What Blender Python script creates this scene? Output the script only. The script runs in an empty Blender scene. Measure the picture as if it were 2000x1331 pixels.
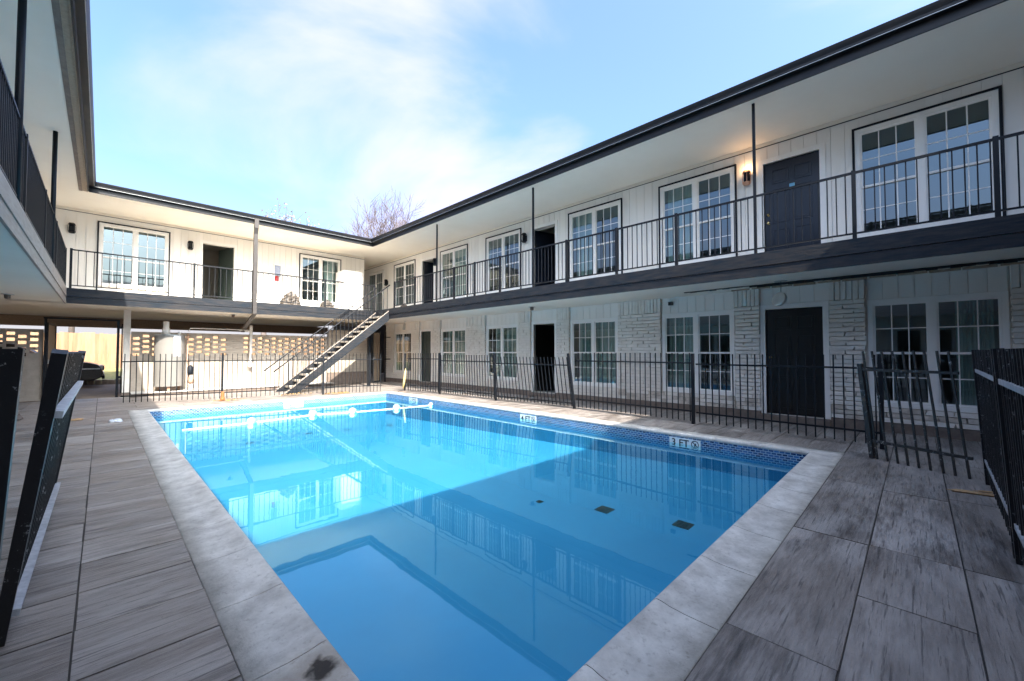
import bpy, math, random
from mathutils import Vector, Matrix
random.seed(7)
S = bpy.context.scene
COL = S.collection
R = math.radians

# ------------------------------------------------------------------ camera
EYE = Vector((0, 0, 1.35))
YAW, PITCH = 0.7887, 0.0280
cd = bpy.data.cameras.new('camera'); cam = bpy.data.objects.new('camera', cd); COL.objects.link(cam)
cd.sensor_width = 36; cd.lens = 36 * 794.7 / 2000; cd.clip_start = .05; cd.clip_end = 3000
cam.location = EYE; cam.rotation_euler = (math.pi / 2 + PITCH, 0, -YAW)
S.camera = cam

# ------------------------------------------------------------------ sky and sun
TO_SUN = Vector((-.206, -1.07, 1)).normalized()
EL = math.asin(TO_SUN.z); AZ = math.atan2(TO_SUN.x, TO_SUN.y)
w = bpy.data.worlds.new('World'); S.world = w; w.use_nodes = True
nt = w.node_tree; nt.nodes.clear()
def wn(t, **k):
    n = nt.nodes.new(t)
    for a, b in k.items(): setattr(n, a, b)
    return n
sky = wn('ShaderNodeTexSky', sky_type='NISHITA', sun_disc=False)
sky.sun_elevation = EL; sky.sun_rotation = AZ; sky.air_density = 1.0; sky.dust_density = 8.5; sky.ozone_density = 1.6
tc = wn('ShaderNodeTexCoord')
mp = wn('ShaderNodeMapping'); mp.inputs['Scale'].default_value = (1.0, 1.0, 2.2); mp.inputs['Location'].default_value = (-.1, -4.7, -4.57)
mp.inputs['Rotation'].default_value = (0, .16, 2.95)
nz = wn('ShaderNodeTexNoise'); nz.inputs['Scale'].default_value = 1.7; nz.inputs['Detail'].default_value = 9; nz.inputs['Roughness'].default_value = .52; nz.inputs['Distortion'].default_value = .5
cr = wn('ShaderNodeValToRGB'); cr.color_ramp.elements[0].position = .43; cr.color_ramp.elements[1].position = .76
cr.color_ramp.interpolation = 'EASE'
sx = wn('ShaderNodeSeparateXYZ')
hz = wn('ShaderNodeMapRange'); hz.inputs['From Min'].default_value = 0.02; hz.inputs['From Max'].default_value = .34; hz.inputs['To Min'].default_value = .8; hz.inputs['To Max'].default_value = 0
mx = wn('ShaderNodeMath', operation='MAXIMUM')
mul = wn('ShaderNodeMath', operation='MULTIPLY'); mul.inputs[1].default_value = .93
mix = wn('ShaderNodeMix', data_type='RGBA', blend_type='LIGHTEN'); mix.inputs[7].default_value = (1.84, 1.80, 1.92, 1)
bg = wn('ShaderNodeBackground'); bg.inputs['Strength'].default_value = .098
out = wn('ShaderNodeOutputWorld')
L = nt.links.new
L(tc.outputs['Generated'], mp.inputs['Vector']); L(mp.outputs['Vector'], nz.inputs['Vector']); L(nz.outputs['Fac'], cr.inputs['Fac'])
L(tc.outputs['Generated'], sx.inputs['Vector']); L(sx.outputs['Z'], hz.inputs['Value'])
L(cr.outputs['Color'], mx.inputs[0]); L(hz.outputs['Result'], mx.inputs[1]); L(mx.outputs[0], mul.inputs[0])
L(mul.outputs[0], mix.inputs[0]); tint = wn('ShaderNodeMix', data_type='RGBA', blend_type='MULTIPLY'); tint.inputs[0].default_value = 1; tint.inputs[7].default_value = (.69, .85, 1.02, 1); L(sky.outputs['Color'], tint.inputs[6]); L(tint.outputs[2], mix.inputs[6]); L(mix.outputs[2], bg.inputs['Color']); L(bg.outputs['Background'], out.inputs['Surface'])

sd = bpy.data.lights.new('sun', 'SUN'); sd.energy = 2.3; sd.angle = R(.53); sd.color = (1, .91, .79)
sun = bpy.data.objects.new('sun', sd); COL.objects.link(sun); sun.location = (0, 0, 30)
sun.rotation_euler = TO_SUN.to_track_quat('Z', 'Y').to_euler()
S.view_settings.view_transform = 'Standard'; S.view_settings.look = 'None'; S.view_settings.gamma = 1
S.view_settings.use_curve_mapping = False; S.view_settings.exposure = 2.66
S.cycles.max_bounces = 10; S.cycles.diffuse_bounces = 6; S.cycles.glossy_bounces = 4; S.cycles.transparent_max_bounces = 24
S.cycles.caustics_reflective = False; S.cycles.caustics_refractive = False; S.cycles.use_denoising = True
S.cycles.sample_clamp_indirect = 6

# ------------------------------------------------------------------ helpers
class MB:
    def __init__(s): s.v = []; s.f = []
    def box(s, x0, x1, y0, y1, z0, z1):
        if x0 > x1: x0, x1 = x1, x0
        if y0 > y1: y0, y1 = y1, y0
        n = len(s.v)
        s.v += [(x0,y0,z0),(x1,y0,z0),(x1,y1,z0),(x0,y1,z0),(x0,y0,z1),(x1,y0,z1),(x1,y1,z1),(x0,y1,z1)]
        s.f += [tuple(n+i for i in q) for q in ((0,3,2,1),(4,5,6,7),(0,1,5,4),(1,2,6,5),(2,3,7,6),(3,0,4,7))]
        return s
    def quad(s, *p):
        n = len(s.v); s.v += [tuple(q) for q in p]; s.f.append(tuple(range(n, n+len(p)))); return s
    def tube(s, pts, rad, n=8, cap=True):
        pts = [Vector(p) for p in pts]
        if not isinstance(rad, (list, tuple)): rad = [rad]*len(pts)
        rings = []; prev = None
        for i, p in enumerate(pts):
            d = (pts[min(i+1, len(pts)-1)] - pts[max(i-1, 0)])
            if d.length < 1e-9: d = Vector((0,0,1))
            d.normalize()
            u = d.cross(Vector((0,0,1)) if abs(d.z) < .9 else Vector((1,0,0)))
            if prev is not None:
                u2 = prev - d*prev.dot(d)
                if u2.length > 1e-4: u = u2
            u.normalize(); prev = u; vv = d.cross(u)
            b = len(s.v)
            for k in range(n):
                a = 2*math.pi*k/n
                s.v.append(tuple(p + (u*math.cos(a) + vv*math.sin(a))*rad[i]))
            rings.append(b)
        for a, b in zip(rings, rings[1:]):
            for k in range(n): s.f.append((a+k, a+(k+1) % n, b+(k+1) % n, b+k))
        if cap:
            s.f.append(tuple(rings[0]+k for k in reversed(range(n)))); s.f.append(tuple(rings[-1]+k for k in range(n)))
        return s
    def prism(s, poly, axis, a, b):
        """poly in the two other axes, extruded along axis from a to b"""
        n = len(poly); base = len(s.v)
        for t in (a, b):
            for p, q in poly:
                s.v.append({'x': (t,p,q), 'y': (p,t,q), 'z': (p,q,t)}[axis])
        s.f.append(tuple(base+i for i in range(n))); s.f.append(tuple(base+n+i for i in reversed(range(n))))
        for i in range(n): s.f.append((base+i, base+n+i, base+n+(i+1) % n, base+(i+1) % n))
        return s
    def lathe(s, prof, c=(0,0,0), n=20, axis='z'):
        rings = []
        for r, z in prof:
            b = len(s.v)
            for k in range(n):
                a = 2*math.pi*k/n
                p = (r*math.cos(a), r*math.sin(a), z)
                if axis == 'x': p = (z, p[0], p[1])
                if axis == 'y': p = (p[0], z, p[1])
                s.v.append((p[0]+c[0], p[1]+c[1], p[2]+c[2]))
            rings.append(b)
        for a, b in zip(rings, rings[1:]):
            for k in range(n): s.f.append((a+k, a+(k+1) % n, b+(k+1) % n, b+k))
        s.f.append(tuple(rings[0]+k for k in reversed(range(n)))); s.f.append(tuple(rings[-1]+k for k in range(n)))
        return s
    def mesh(s, name, smooth=False):
        m = bpy.data.meshes.new(name); m.from_pydata(s.v, [], s.f); m.update()
        import bmesh
        bm = bmesh.new(); bm.from_mesh(m); bmesh.ops.recalc_face_normals(bm, faces=bm.faces); bm.to_mesh(m); bm.free()
        if smooth:
            for p in m.polygons: p.use_smooth = True
        return m

WLOC = {}
def wloc(o): return WLOC.get(o.name, Vector((0,0,0))) if o else Vector((0,0,0))
def link(name, data, m=None, parent=None, loc=(0,0,0), rot=None, scale=None):
    """loc is in world axes for parents without rotation"""
    o = bpy.data.objects.new(name, data); COL.objects.link(o)
    if m is not None and data is not None and hasattr(data, 'materials') and not data.materials: data.materials.append(m)
    o.parent = parent
    o.location = Vector(loc) - wloc(parent)
    if rot: o.rotation_euler = rot
    if scale: o.scale = scale
    WLOC[o.name] = Vector(loc)
    return o
def build(mb, name, m, parent=None, smooth=False, bevel=0):
    """mesh given in world coordinates; its origin is put at the centre of its base"""
    xs = [v[0] for v in mb.v]; ys = [v[1] for v in mb.v]; zs = [v[2] for v in mb.v]
    c = Vector(((min(xs)+max(xs))/2, (min(ys)+max(ys))/2, min(zs)))
    mb.v = [(v[0]-c.x, v[1]-c.y, v[2]-c.z) for v in mb.v]
    o = link(name, mb.mesh(name, smooth), m, parent, c)
    if bevel:
        b = o.modifiers.new('bevel', 'BEVEL'); b.width = bevel; b.segments = 2; b.limit_method = 'ANGLE'
    return o
def tag(o, label=None, cat=None, group=None, kind=None):
    if label: o['label'] = label
    if cat: o['category'] = cat
    if group: o['group'] = group
    if kind: o['kind'] = kind
    return o
def thing(name, label, cat, loc, rz=0, group=None, rot=None):
    o = link(name, None, None, None, loc); o.rotation_euler = rot or (0, 0, rz); o.empty_display_size = .2
    return tag(o, label, cat, group)
UNIT = {}
def unit_box(m, key='plain'):
    k = (m.name, key)
    if k not in UNIT:
        b = MB()
        if key == 'plain': b.box(-.5, .5, -.5, .5, -.5, .5)
        else:   # slightly uneven block
            b.box(-.5, .5, -.5, .5, -.5, .5); rr = random.Random(key)
            b.v = [(x*(1+rr.uniform(-.03, .0)), y*(1+rr.uniform(-.12, .12)), z*(1+rr.uniform(-.07, .03))) for x, y, z in b.v]
        me = b.mesh('block'); me.materials.append(m); UNIT[k] = me
    return UNIT[k]
def piece(name, m, x0, x1, y0, y1, z0, z1, parent, key='plain', rot=None):
    if x0 > x1: x0, x1 = x1, x0
    if y0 > y1: y0, y1 = y1, y0
    return link(name, unit_box(m, key), None, parent, ((x0+x1)/2, (y0+y1)/2, (z0+z1)/2), rot, (x1-x0, y1-y0, z1-z0))

# ------------------------------------------------------------------ materials
def nodes(name):
    m = bpy.data.materials.new(name); m.use_nodes = True
    t = m.node_tree; b = t.nodes['Principled BSDF']
    return m, t, b
def N(t, ty, **k):
    n = t.nodes.new(ty)
    for a, v in k.items():
        if a in n.inputs: n.inputs[a].default_value = v
        else: setattr(n, a, v)
    return n
def pos(t, scale=(1,1,1), rot=(0,0,0)):
    g = t.nodes.new('ShaderNodeNewGeometry'); mpn = t.nodes.new('ShaderNodeMapping')
    mpn.inputs['Scale'].default_value = scale; mpn.inputs['Rotation'].default_value = rot
    t.links.new(g.outputs['Position'], mpn.inputs['Vector']); return mpn.outputs['Vector']
def noise(t, vec, scale, detail=6, rough=.6, lo=.35, hi=.7):
    n = N(t, 'ShaderNodeTexNoise'); n.inputs['Scale'].default_value = scale; n.inputs['Detail'].default_value = detail; n.inputs['Roughness'].default_value = rough
    t.links.new(vec, n.inputs['Vector'])
    r = N(t, 'ShaderNodeMapRange'); r.inputs['From Min'].default_value = lo; r.inputs['From Max'].default_value = hi; r.clamp = True
    t.links.new(n.outputs['Fac'], r.inputs['Value']); return r.outputs['Result'], n.outputs['Fac']
def mixc(t, fac, a, b):
    n = N(t, 'ShaderNodeMix', data_type='RGBA')
    if isinstance(fac, (int, float)): n.inputs[0].default_value = fac
    else: t.links.new(fac, n.inputs[0])
    for i, c in ((6, a), (7, b)):
        if isinstance(c, (tuple, list)): n.inputs[i].default_value = (*c[:3], 1)
        else: t.links.new(c, n.inputs[i])
    return n.outputs[2]
def bump(t, b, h, strength, dist=.01):
    n = N(t, 'ShaderNodeBump'); n.inputs['Strength'].default_value = strength; n.inputs['Distance'].default_value = dist
    t.links.new(h, n.inputs['Height']); t.links.new(n.outputs['Normal'], b.inputs['Normal'])
def paint(name, c, c2=None, rough=.5, scale=3, amt=.5, bs=60, bstr=.15, rand=0, stretch=(1,1,1), spec=.5, metal=0):
    m, t, b = nodes(name)
    v = pos(t, stretch)
    f, _ = noise(t, v, scale)
    if amt != 1:
        mm = N(t, 'ShaderNodeMath', operation='MULTIPLY'); t.links.new(f, mm.inputs[0]); mm.inputs[1].default_value = amt; f = mm.outputs[0]
    col = mixc(t, f, c, c2 or tuple(x*.75 for x in c))
    if rand:
        oi = N(t, 'ShaderNodeObjectInfo'); r = N(t, 'ShaderNodeMapRange'); r.inputs['To Min'].default_value = 1-rand; r.inputs['To Max'].default_value = 1+rand
        t.links.new(oi.outputs['Random'], r.inputs['Value'])
        hs = N(t, 'ShaderNodeHueSaturation'); t.links.new(r.outputs['Result'], hs.inputs['Value']); t.links.new(col, hs.inputs['Color']); col = hs.outputs['Color']
    t.links.new(col, b.inputs['Base Color']); b.inputs['Roughness'].default_value = rough; b.inputs['Metallic'].default_value = metal
    b.inputs['Specular IOR Level'].default_value = spec
    if bstr:
        _, h = noise(t, pos(t), bs, 4); bump(t, b, h, bstr)
    return m
M = {}
M['siding'] = paint('white_siding', (.86,.82,.765), (.78,.73,.66), .55, 1.2, .6, 90, .08, .02, (1,1,.35))
M['white'] = paint('white_vinyl', (.88,.85,.81), (.82,.79,.74), .35, 4, .4, 50, .02)
M['soffit'] = paint('soffit_paint', (.82,.75,.65), (.74,.66,.55), .6, .8, .6, 40, .05)
M['navy'] = paint('dark_navy_paint', (.005,.008,.014), (.014,.015,.019), .5, 7, .7, 30, .25, 0, (1,1,3), .2)
M['fascia'] = paint('weathered_dark_fascia', (.007,.013,.021), (.050,.041,.037), .6, 5, .7, 25, .35, .06, (.6,.6,5), .2)
M['fascia_tan'] = paint('weathered_grey_fascia', (.34,.285,.24), (.22,.185,.155), .6, 5, .8, 25, .3, .05, (.6,.6,5))
M['gutter'] = paint('dark_gutter', (.008,.009,.012), (.028,.023,.021), .45, 4, .7, 20, .1, 0, (1,1,4), .35)
M['tan'] = paint('tan_wood', (.36,.27,.19), (.22,.16,.11), .7, 20, .7, 60, .3)
M['metal'] = paint('black_railing_paint', (.004,.006,.010), (.011,.010,.011), .5, 12, .6, 80, .08, spec=.25)
M['brick'] = paint('white_painted_brick', (.86,.81,.74), (.72,.65,.57), .62, 5, .7, 45, .55, .05)
M['brickdirty'] = paint('dirty_painted_brick', (.74,.67,.58), (.36,.30,.25), .7, 6, .9, 40, .6, .08)
M['mortar'] = paint('painted_mortar', (.78,.73,.66), (.60,.55,.48), .8, 8, .6, 40, .4)
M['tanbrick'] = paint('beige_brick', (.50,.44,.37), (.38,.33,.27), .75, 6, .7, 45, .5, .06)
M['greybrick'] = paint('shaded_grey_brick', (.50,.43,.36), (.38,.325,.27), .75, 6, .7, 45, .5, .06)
M['base'] = paint('bare_foundation', (.22,.17,.14), (.12,.09,.075), .85, 7, .8, 30, .5)
M['room'] = paint('room_wall', (.42,.40,.36), (.36,.34,.31), .8, 1, .4, 30, 0)
M['curtain'] = paint('curtain_cloth', (.62,.66,.64), (.5,.55,.53), .8, 3, .5, 30, .05)
M['doornavy'] = paint('navy_door_paint', (.004,.007,.016), (.007,.010,.020), .3, 4, .6, 60, .04, spec=.5)
M['doorblack'] = paint('black_door_paint', (.004,.004,.005), (.007,.007,.007), .3, 4, .6, 60, .04, spec=.5)
M['doorgreen'] = paint('dark_green_door_paint', (.03,.045,.04), (.05,.06,.055), .4, 4, .6, 60, .04)
M['brass'] = paint('brass', (.75,.62,.32), (.6,.48,.22), .25, 20, .5, 50, 0, metal=1)
M['copper'] = paint('copper_finish', (.72,.38,.24), (.55,.27,.16), .3, 20, .5, 50, 0, metal=.8)
M['steel'] = paint('galvanised_steel', (.55,.55,.54), (.42,.41,.40), .35, 9, .6, 60, .05, metal=.7)
M['heater'] = paint('grey_tank_enamel', (.22,.21,.195), (.18,.17,.158), .6, 2, .6, 40, .03, spec=.15)
M['red'] = paint('red_enamel', (.5,.02,.02), (.35,.015,.015), .35, 8, .5, 40, 0)
M['bluegrey'] = paint('blue_grey_print', (.25,.28,.38), (.4,.42,.5), .5, 20, .8, 40, 0)
M['rust'] = paint('rust', (.35,.13,.04), (.18,.07,.03), .85, 30, .8, 60, .3)
M['leaf'] = paint('dead_leaves', (.55,.34,.10), (.32,.16,.05), .8, 40, .8, 60, .2, .2)
M['rope'] = paint('white_rope', (.8,.8,.78), (.7,.7,.68), .7, 40, .5, 200, .3)
M['floatblue'] = paint('blue_float_plastic', (.16,.42,.62), (.2,.5,.7), .35, 8, .4, 40, 0)
M['tyre'] = paint('tyre_rubber', (.018,.018,.018), (.03,.028,.026), .8, 20, .6, 60, .1)
M['car'] = paint('dark_car_paint', (.022,.018,.017), (.03,.026,.024), .18, 3, .4, 40, 0, spec=.8)
M['chrome'] = paint('bright_metal', (.8,.8,.8), (.7,.7,.7), .15, 5, .4, 40, 0, metal=1)
M['lens'] = paint('headlight_lens', (.75,.75,.75), (.6,.6,.62), .1, 8, .5, 40, 0)
M['cedar'] = paint('cedar_board', (.33,.19,.105), (.20,.11,.058), .8, 9, .8, 40, .3, .18, (1,1,.12))
M['wood'] = paint('raw_pine', (.55,.34,.17), (.38,.22,.10), .7, 14, .8, 50, .3, .1, (3,3,.5))
M['asphalt'] = paint('driveway', (.30,.23,.165), (.20,.155,.115), .9, 2, .8, 60, .4)
M['grass'] = paint('dry_grass', (.16,.17,.05), (.30,.24,.11), .9, 9, .9, 60, .8)
M['kerbbrick'] = paint('weathered_kerb', (.36,.28,.22), (.22,.17,.13), .85, 9, .8, 50, .4, .12)
M['bark'] = paint('grey_bark', (.115,.09,.085), (.07,.055,.052), .9, 30, .7, 60, .3)
M['bag'] = paint('dirty_plastic', (.13,.105,.085), (.035,.030,.026), .5, 12, .9, 18, .8)
M['cloth'] = paint('white_cloth', (.78,.80,.84), (.6,.62,.66), .7, 20, .5, 60, .2)
M['roof'] = paint('grey_roof', (.16,.15,.15), (.11,.10,.10), .9, 20, .7, 120, .4)
M['pipewhite'] = paint('white_pipe', (.74,.70,.64), (.6,.55,.5), .5, 8, .6, 40, .05)
M['tankbrown'] = paint('rusty_pipework', (.30,.14,.08), (.5,.36,.26), .6, 30, .8, 60, .3)
M['wire'] = paint('cable', (.03,.03,.03), None, .6, 3, .4, 40, 0)
M['markwhite'] = paint('marker_tile', (.78,.82,.82), (.7,.75,.76), .25, 8, .4, 40, 0)
M['ink'] = paint('black_print', (.012,.012,.014), None, .5, 5, .3, 40, 0)
M['inkred'] = paint('faded_red_print', (.35,.2,.2), None, .5, 5, .3, 40, 0)
M['yellow'] = paint('faded_yellow_wrap', (.62,.50,.20), (.45,.34,.14), .7, 14, .8, 50, .3)

M['spout'] = paint('brown_downspout', (.032,.026,.023), (.058,.047,.041), .5, 5, .8, 30, .15)

def chipped():
    m, t, b = nodes('chipped_black_paint')
    v = pos(t)
    f, _ = noise(t, v, 24, 8, .75, .585, .625)
    g, _ = noise(t, v, 3.0, 3, .5, .42, .62)
    mm = N(t, 'ShaderNodeMath', operation='MULTIPLY'); t.links.new(f, mm.inputs[0]); t.links.new(g, mm.inputs[1])
    col = mixc(t, mm.outputs[0], (.012,.012,.014), (.42,.43,.45))
    t.links.new(col, b.inputs['Base Color']); b.inputs['Roughness'].default_value = .42
    _, h = noise(t, v, 60, 5); bump(t, b, h, .2)
    return m
M['chipped'] = chipped()
M['baremetal'] = paint('scraped_steel', (.34,.35,.38), (.60,.61,.63), .45, 18, .8, 60, .15, metal=.3)

def deckmat():
    m, t, b = nodes('stamped_concrete')
    v = pos(t)
    oi = N(t, 'ShaderNodeObjectInfo')
    off = N(t, 'ShaderNodeVectorMath', operation='ADD'); t.links.new(v, off.inputs[0])
    sc = N(t, 'ShaderNodeVectorMath', operation='SCALE'); cb = N(t, 'ShaderNodeCombineXYZ')
    t.links.new(oi.outputs['Random'], cb.inputs['X']); t.links.new(oi.outputs['Random'], cb.inputs['Z']); t.links.new(cb.outputs[0], sc.inputs[0]); sc.inputs['Scale'].default_value = 37
    t.links.new(sc.outputs[0], off.inputs[1])
    st = N(t, 'ShaderNodeMapping'); st.inputs['Scale'].default_value = (.35, 2.6, 1); t.links.new(off.outputs[0], st.inputs['Vector'])
    gr, grf = noise(t, st.outputs['Vector'], 14, 9, .68, .40, .62)     # grain along the plank
    st2 = N(t, 'ShaderNodeMapping'); st2.inputs['Scale'].default_value = (.5, 1.3, 1); t.links.new(off.outputs[0], st2.inputs['Vector'])
    bl, _ = noise(t, st2.outputs['Vector'], 2.6, 7, .62, .40, .64)     # worn blotches
    big, _ = noise(t, v, .55, 4, .5, .38, .62)
    c1 = mixc(t, gr, (.088,.072,.062), (.235,.203,.182))
    blm = N(t, 'ShaderNodeMath', operation='MULTIPLY'); t.links.new(bl, blm.inputs[0]); blm.inputs[1].default_value = .75
    c2 = mixc(t, blm.outputs[0], c1, (.42,.38,.35))
    st3 = N(t, 'ShaderNodeMapping'); st3.inputs['Scale'].default_value = (.45, 3.2, 1); st3.inputs['Location'].default_value = (5, 9, 2); t.links.new(off.outputs[0], st3.inputs['Vector'])
    dk, _ = noise(t, st3.outputs['Vector'], 3.4, 10, .72, .50, .66)
    dkm = N(t, 'ShaderNodeMath', operation='MULTIPLY'); t.links.new(dk, dkm.inputs[0]); dkm.inputs[1].default_value = .8
    c2 = mixc(t, dkm.outputs[0], c2, (.062,.050,.044))
    mm = N(t, 'ShaderNodeMath', operation='MULTIPLY'); t.links.new(big, mm.inputs[0]); mm.inputs[1].default_value = .45
    c3 = mixc(t, mm.outputs[0], c2, (.30,.25,.215))
    r = N(t, 'ShaderNodeMapRange'); r.inputs['To Min'].default_value = .86; r.inputs['To Max'].default_value = 1.14; t.links.new(oi.outputs['Random'], r.inputs['Value'])
    hs = N(t, 'ShaderNodeHueSaturation'); t.links.new(r.outputs['Result'], hs.inputs['Value']); t.links.new(c3, hs.inputs['Color'])
    st4 = N(t, 'ShaderNodeMapping'); st4.inputs['Scale'].default_value = (.10, 2.2, 1); t.links.new(off.outputs[0], st4.inputs['Vector'])
    cr_, crf = noise(t, st4.outputs['Vector'], 30, 6, .65, .56, .63)     # fine cracks along the grain
    pit, _ = noise(t, v, 55, 6, .7, .60, .70)
    crm = N(t, 'ShaderNodeMath', operation='MULTIPLY'); t.links.new(cr_, crm.inputs[0]); crm.inputs[1].default_value = .65
    pm = N(t, 'ShaderNodeMath', operation='MULTIPLY'); t.links.new(pit, pm.inputs[0]); pm.inputs[1].default_value = .55
    c5 = mixc(t, crm.outputs[0], hs.outputs['Color'], (.045,.037,.032)); c5 = mixc(t, pm.outputs[0], c5, (.06,.05,.045))
    t.links.new(c5, b.inputs['Base Color'])
    rr = N(t, 'ShaderNodeMapRange'); rr.inputs['To Min'].default_value = .38; rr.inputs['To Max'].default_value = .62; t.links.new(bl, rr.inputs['Value']); t.links.new(rr.outputs['Result'], b.inputs['Roughness'])
    bump(t, b, grf, .7, .014)
    return m
M['deck'] = deckmat()
M['grout'] = paint('deck_joint', (.06,.052,.047), (.09,.08,.07), .85, 10, .6, 50, .3)

def copingmat():
    m, t, b = nodes('pool_coping_concrete')
    v = pos(t)
    f, _ = noise(t, v, 5, 8, .65, .36, .68); g, _ = noise(t, v, 30, 8, .7, .55, .72)
    c = mixc(t, f, (.64,.605,.56), (.37,.34,.31))
    gm = N(t, 'ShaderNodeMath', operation='MULTIPLY'); t.links.new(g, gm.inputs[0]); gm.inputs[1].default_value = .75
    c = mixc(t, gm.outputs[0], c, (.26,.235,.21))
    # the brown damp stain on one stone
    geo = N(t, 'ShaderNodeNewGeometry'); d = N(t, 'ShaderNodeVectorMath', operation='DISTANCE'); d.inputs[1].default_value = (.735, 1.865, 0)
    nn = N(t, 'ShaderNodeTexNoise'); nn.inputs['Scale'].default_value = 22; nn.inputs['Detail'].default_value = 5; t.links.new(v, nn.inputs['Vector'])
    wv = N(t, 'ShaderNodeVectorMath', operation='MULTIPLY_ADD'); t.links.new(nn.outputs['Color'], wv.inputs[0]); wv.inputs[1].default_value = (.10,.10,0); t.links.new(geo.outputs['Position'], wv.inputs[2])
    t.links.new(wv.outputs[0], d.inputs[0])
    r = N(t, 'ShaderNodeMapRange'); r.inputs['From Min'].default_value = .075; r.inputs['From Max'].default_value = .04; t.links.new(d.outputs['Value'], r.inputs['Value'])
    r2 = N(t, 'ShaderNodeMapRange'); r2.inputs['From Min'].default_value = .26; r2.inputs['From Max'].default_value = .03; r2.inputs['To Max'].default_value = .7; t.links.new(d.outputs['Value'], r2.inputs['Value'])
    c = mixc(t, r2.outputs['Result'], c, (.24,.18,.12)); c = mixc(t, r.outputs['Result'], c, (.03,.02,.012))
    oi = N(t, 'ShaderNodeObjectInfo'); ro = N(t, 'ShaderNodeMapRange'); ro.inputs['To Min'].default_value = .92; ro.inputs['To Max'].default_value = 1.06; t.links.new(oi.outputs['Random'], ro.inputs['Value'])
    hs = N(t, 'ShaderNodeHueSaturation'); t.links.new(ro.outputs['Result'], hs.inputs['Value']); t.links.new(c, hs.inputs['Color'])
    t.links.new(hs.outputs['Color'], b.inputs['Base Color']); b.inputs['Roughness'].default_value = .7
    _, h = noise(t, v, 70, 6); bump(t, b, h, .25)
    return m
M['coping'] = copingmat()

def plaster():
    m, t, b = nodes('pool_plaster')
    f, _ = noise(t, pos(t), 1.4, 6, .6, .35, .7)
    c = mixc(t, f, (.050,.27,.46), (.040,.245,.43))
    t.links.new(c, b.inputs['Base Color']); b.inputs['Roughness'].default_value = .6
    return m
M['plaster'] = plaster()

def mosaic():
    m, t, b = nodes('blue_mosaic_tile')
    g = N(t, 'ShaderNodeNewGeometry'); s = N(t, 'ShaderNodeSeparateXYZ'); t.links.new(g.outputs['Position'], s.inputs[0])
    ad = N(t, 'ShaderNodeMath', operation='ADD'); t.links.new(s.outputs['X'], ad.inputs[0]); t.links.new(s.outputs['Y'], ad.inputs[1])
    cb = N(t, 'ShaderNodeCombineXYZ'); t.links.new(ad.outputs[0], cb.inputs['X']); t.links.new(s.outputs['Z'], cb.inputs['Y'])
    br = N(t, 'ShaderNodeTexBrick'); br.inputs['Scale'].default_value = 1; br.inputs['Brick Width'].default_value = .066; br.inputs['Row Height'].default_value = .034
    br.inputs['Mortar Size'].default_value = .005; br.inputs['Color1'].default_value = (.006,.022,.09,1); br.inputs['Color2'].default_value = (.05,.17,.40,1); br.inputs['Mortar'].default_value = (.34,.46,.56,1)
    br.inputs['Bias'].default_value = -.1
    t.links.new(cb.outputs[0], br.inputs['Vector']); t.links.new(br.outputs['Color'], b.inputs['Base Color']); b.inputs['Roughness'].default_value = .18
    return m
M['mosaic'] = mosaic()

def water():
    m, t, b = nodes('pool_water'); t.nodes.remove(b)
    o = t.nodes['Material Output']
    fr = N(t, 'ShaderNodeLayerWeight'); fr.inputs['Blend'].default_value = .5
    pw = N(t, 'ShaderNodeMath', operation='POWER'); pw.inputs[1].default_value = 4.5; t.links.new(fr.outputs['Facing'], pw.inputs[0])
    mr = N(t, 'ShaderNodeMapRange'); mr.inputs['To Min'].default_value = .075; mr.inputs['To Max'].default_value = 1; t.links.new(pw.outputs[0], mr.inputs['Value'])
    tr = N(t, 'ShaderNodeBsdfTransparent'); tr.inputs['Color'].default_value = (.70,.95,.985,1)
    gl = N(t, 'ShaderNodeBsdfGlossy'); gl.inputs['Roughness'].default_value = .012; gl.inputs['Color'].default_value = (.55,.92,1,1)
    mxs = N(t, 'ShaderNodeMixShader')
    n1, h = noise(t, pos(t, (1,1,1)), 1.6, 3, .5)
    bp = N(t, 'ShaderNodeBump'); bp.inputs['Strength'].default_value = .02; bp.inputs['Distance'].default_value = .05; t.links.new(h, bp.inputs['Height'])
    t.links.new(bp.outputs['Normal'], gl.inputs['Normal']); t.links.new(bp.outputs['Normal'], fr.inputs['Normal'])
    t.links.new(mr.outputs['Result'], mxs.inputs['Fac']); t.links.new(tr.outputs[0], mxs.inputs[1]); t.links.new(gl.outputs[0], mxs.inputs[2]); t.links.new(mxs.outputs[0], o.inputs['Surface'])
    return m
M['water'] = water()
def glass():
    m, t, b = nodes('window_glass'); t.nodes.remove(b)
    o = t.nodes['Material Output']
    lw = N(t, 'ShaderNodeLayerWeight'); lw.inputs['Blend'].default_value = .5
    pw = N(t, 'ShaderNodeMath', operation='POWER'); pw.inputs[1].default_value = 3.5; t.links.new(lw.outputs['Facing'], pw.inputs[0])
    r = N(t, 'ShaderNodeMapRange'); r.inputs['To Min'].default_value = .17; r.inputs['To Max'].default_value = .92; t.links.new(pw.outputs[0], r.inputs['Value'])
    tr = N(t, 'ShaderNodeBsdfTransparent'); tr.inputs['Color'].default_value = (.55,.68,.64,1)
    gl = N(t, 'ShaderNodeBsdfGlossy'); gl.inputs['Roughness'].default_value = .015; gl.inputs['Color'].default_value = (.74,.88,.96,1)
    mxs = N(t, 'ShaderNodeMixShader')
    t.links.new(r.outputs['Result'], mxs.inputs['Fac']); t.links.new(tr.outputs[0], mxs.inputs[1]); t.links.new(gl.outputs[0], mxs.inputs[2]); t.links.new(mxs.outputs[0], o.inputs['Surface'])
    return m
M['glass'] = glass()
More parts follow.
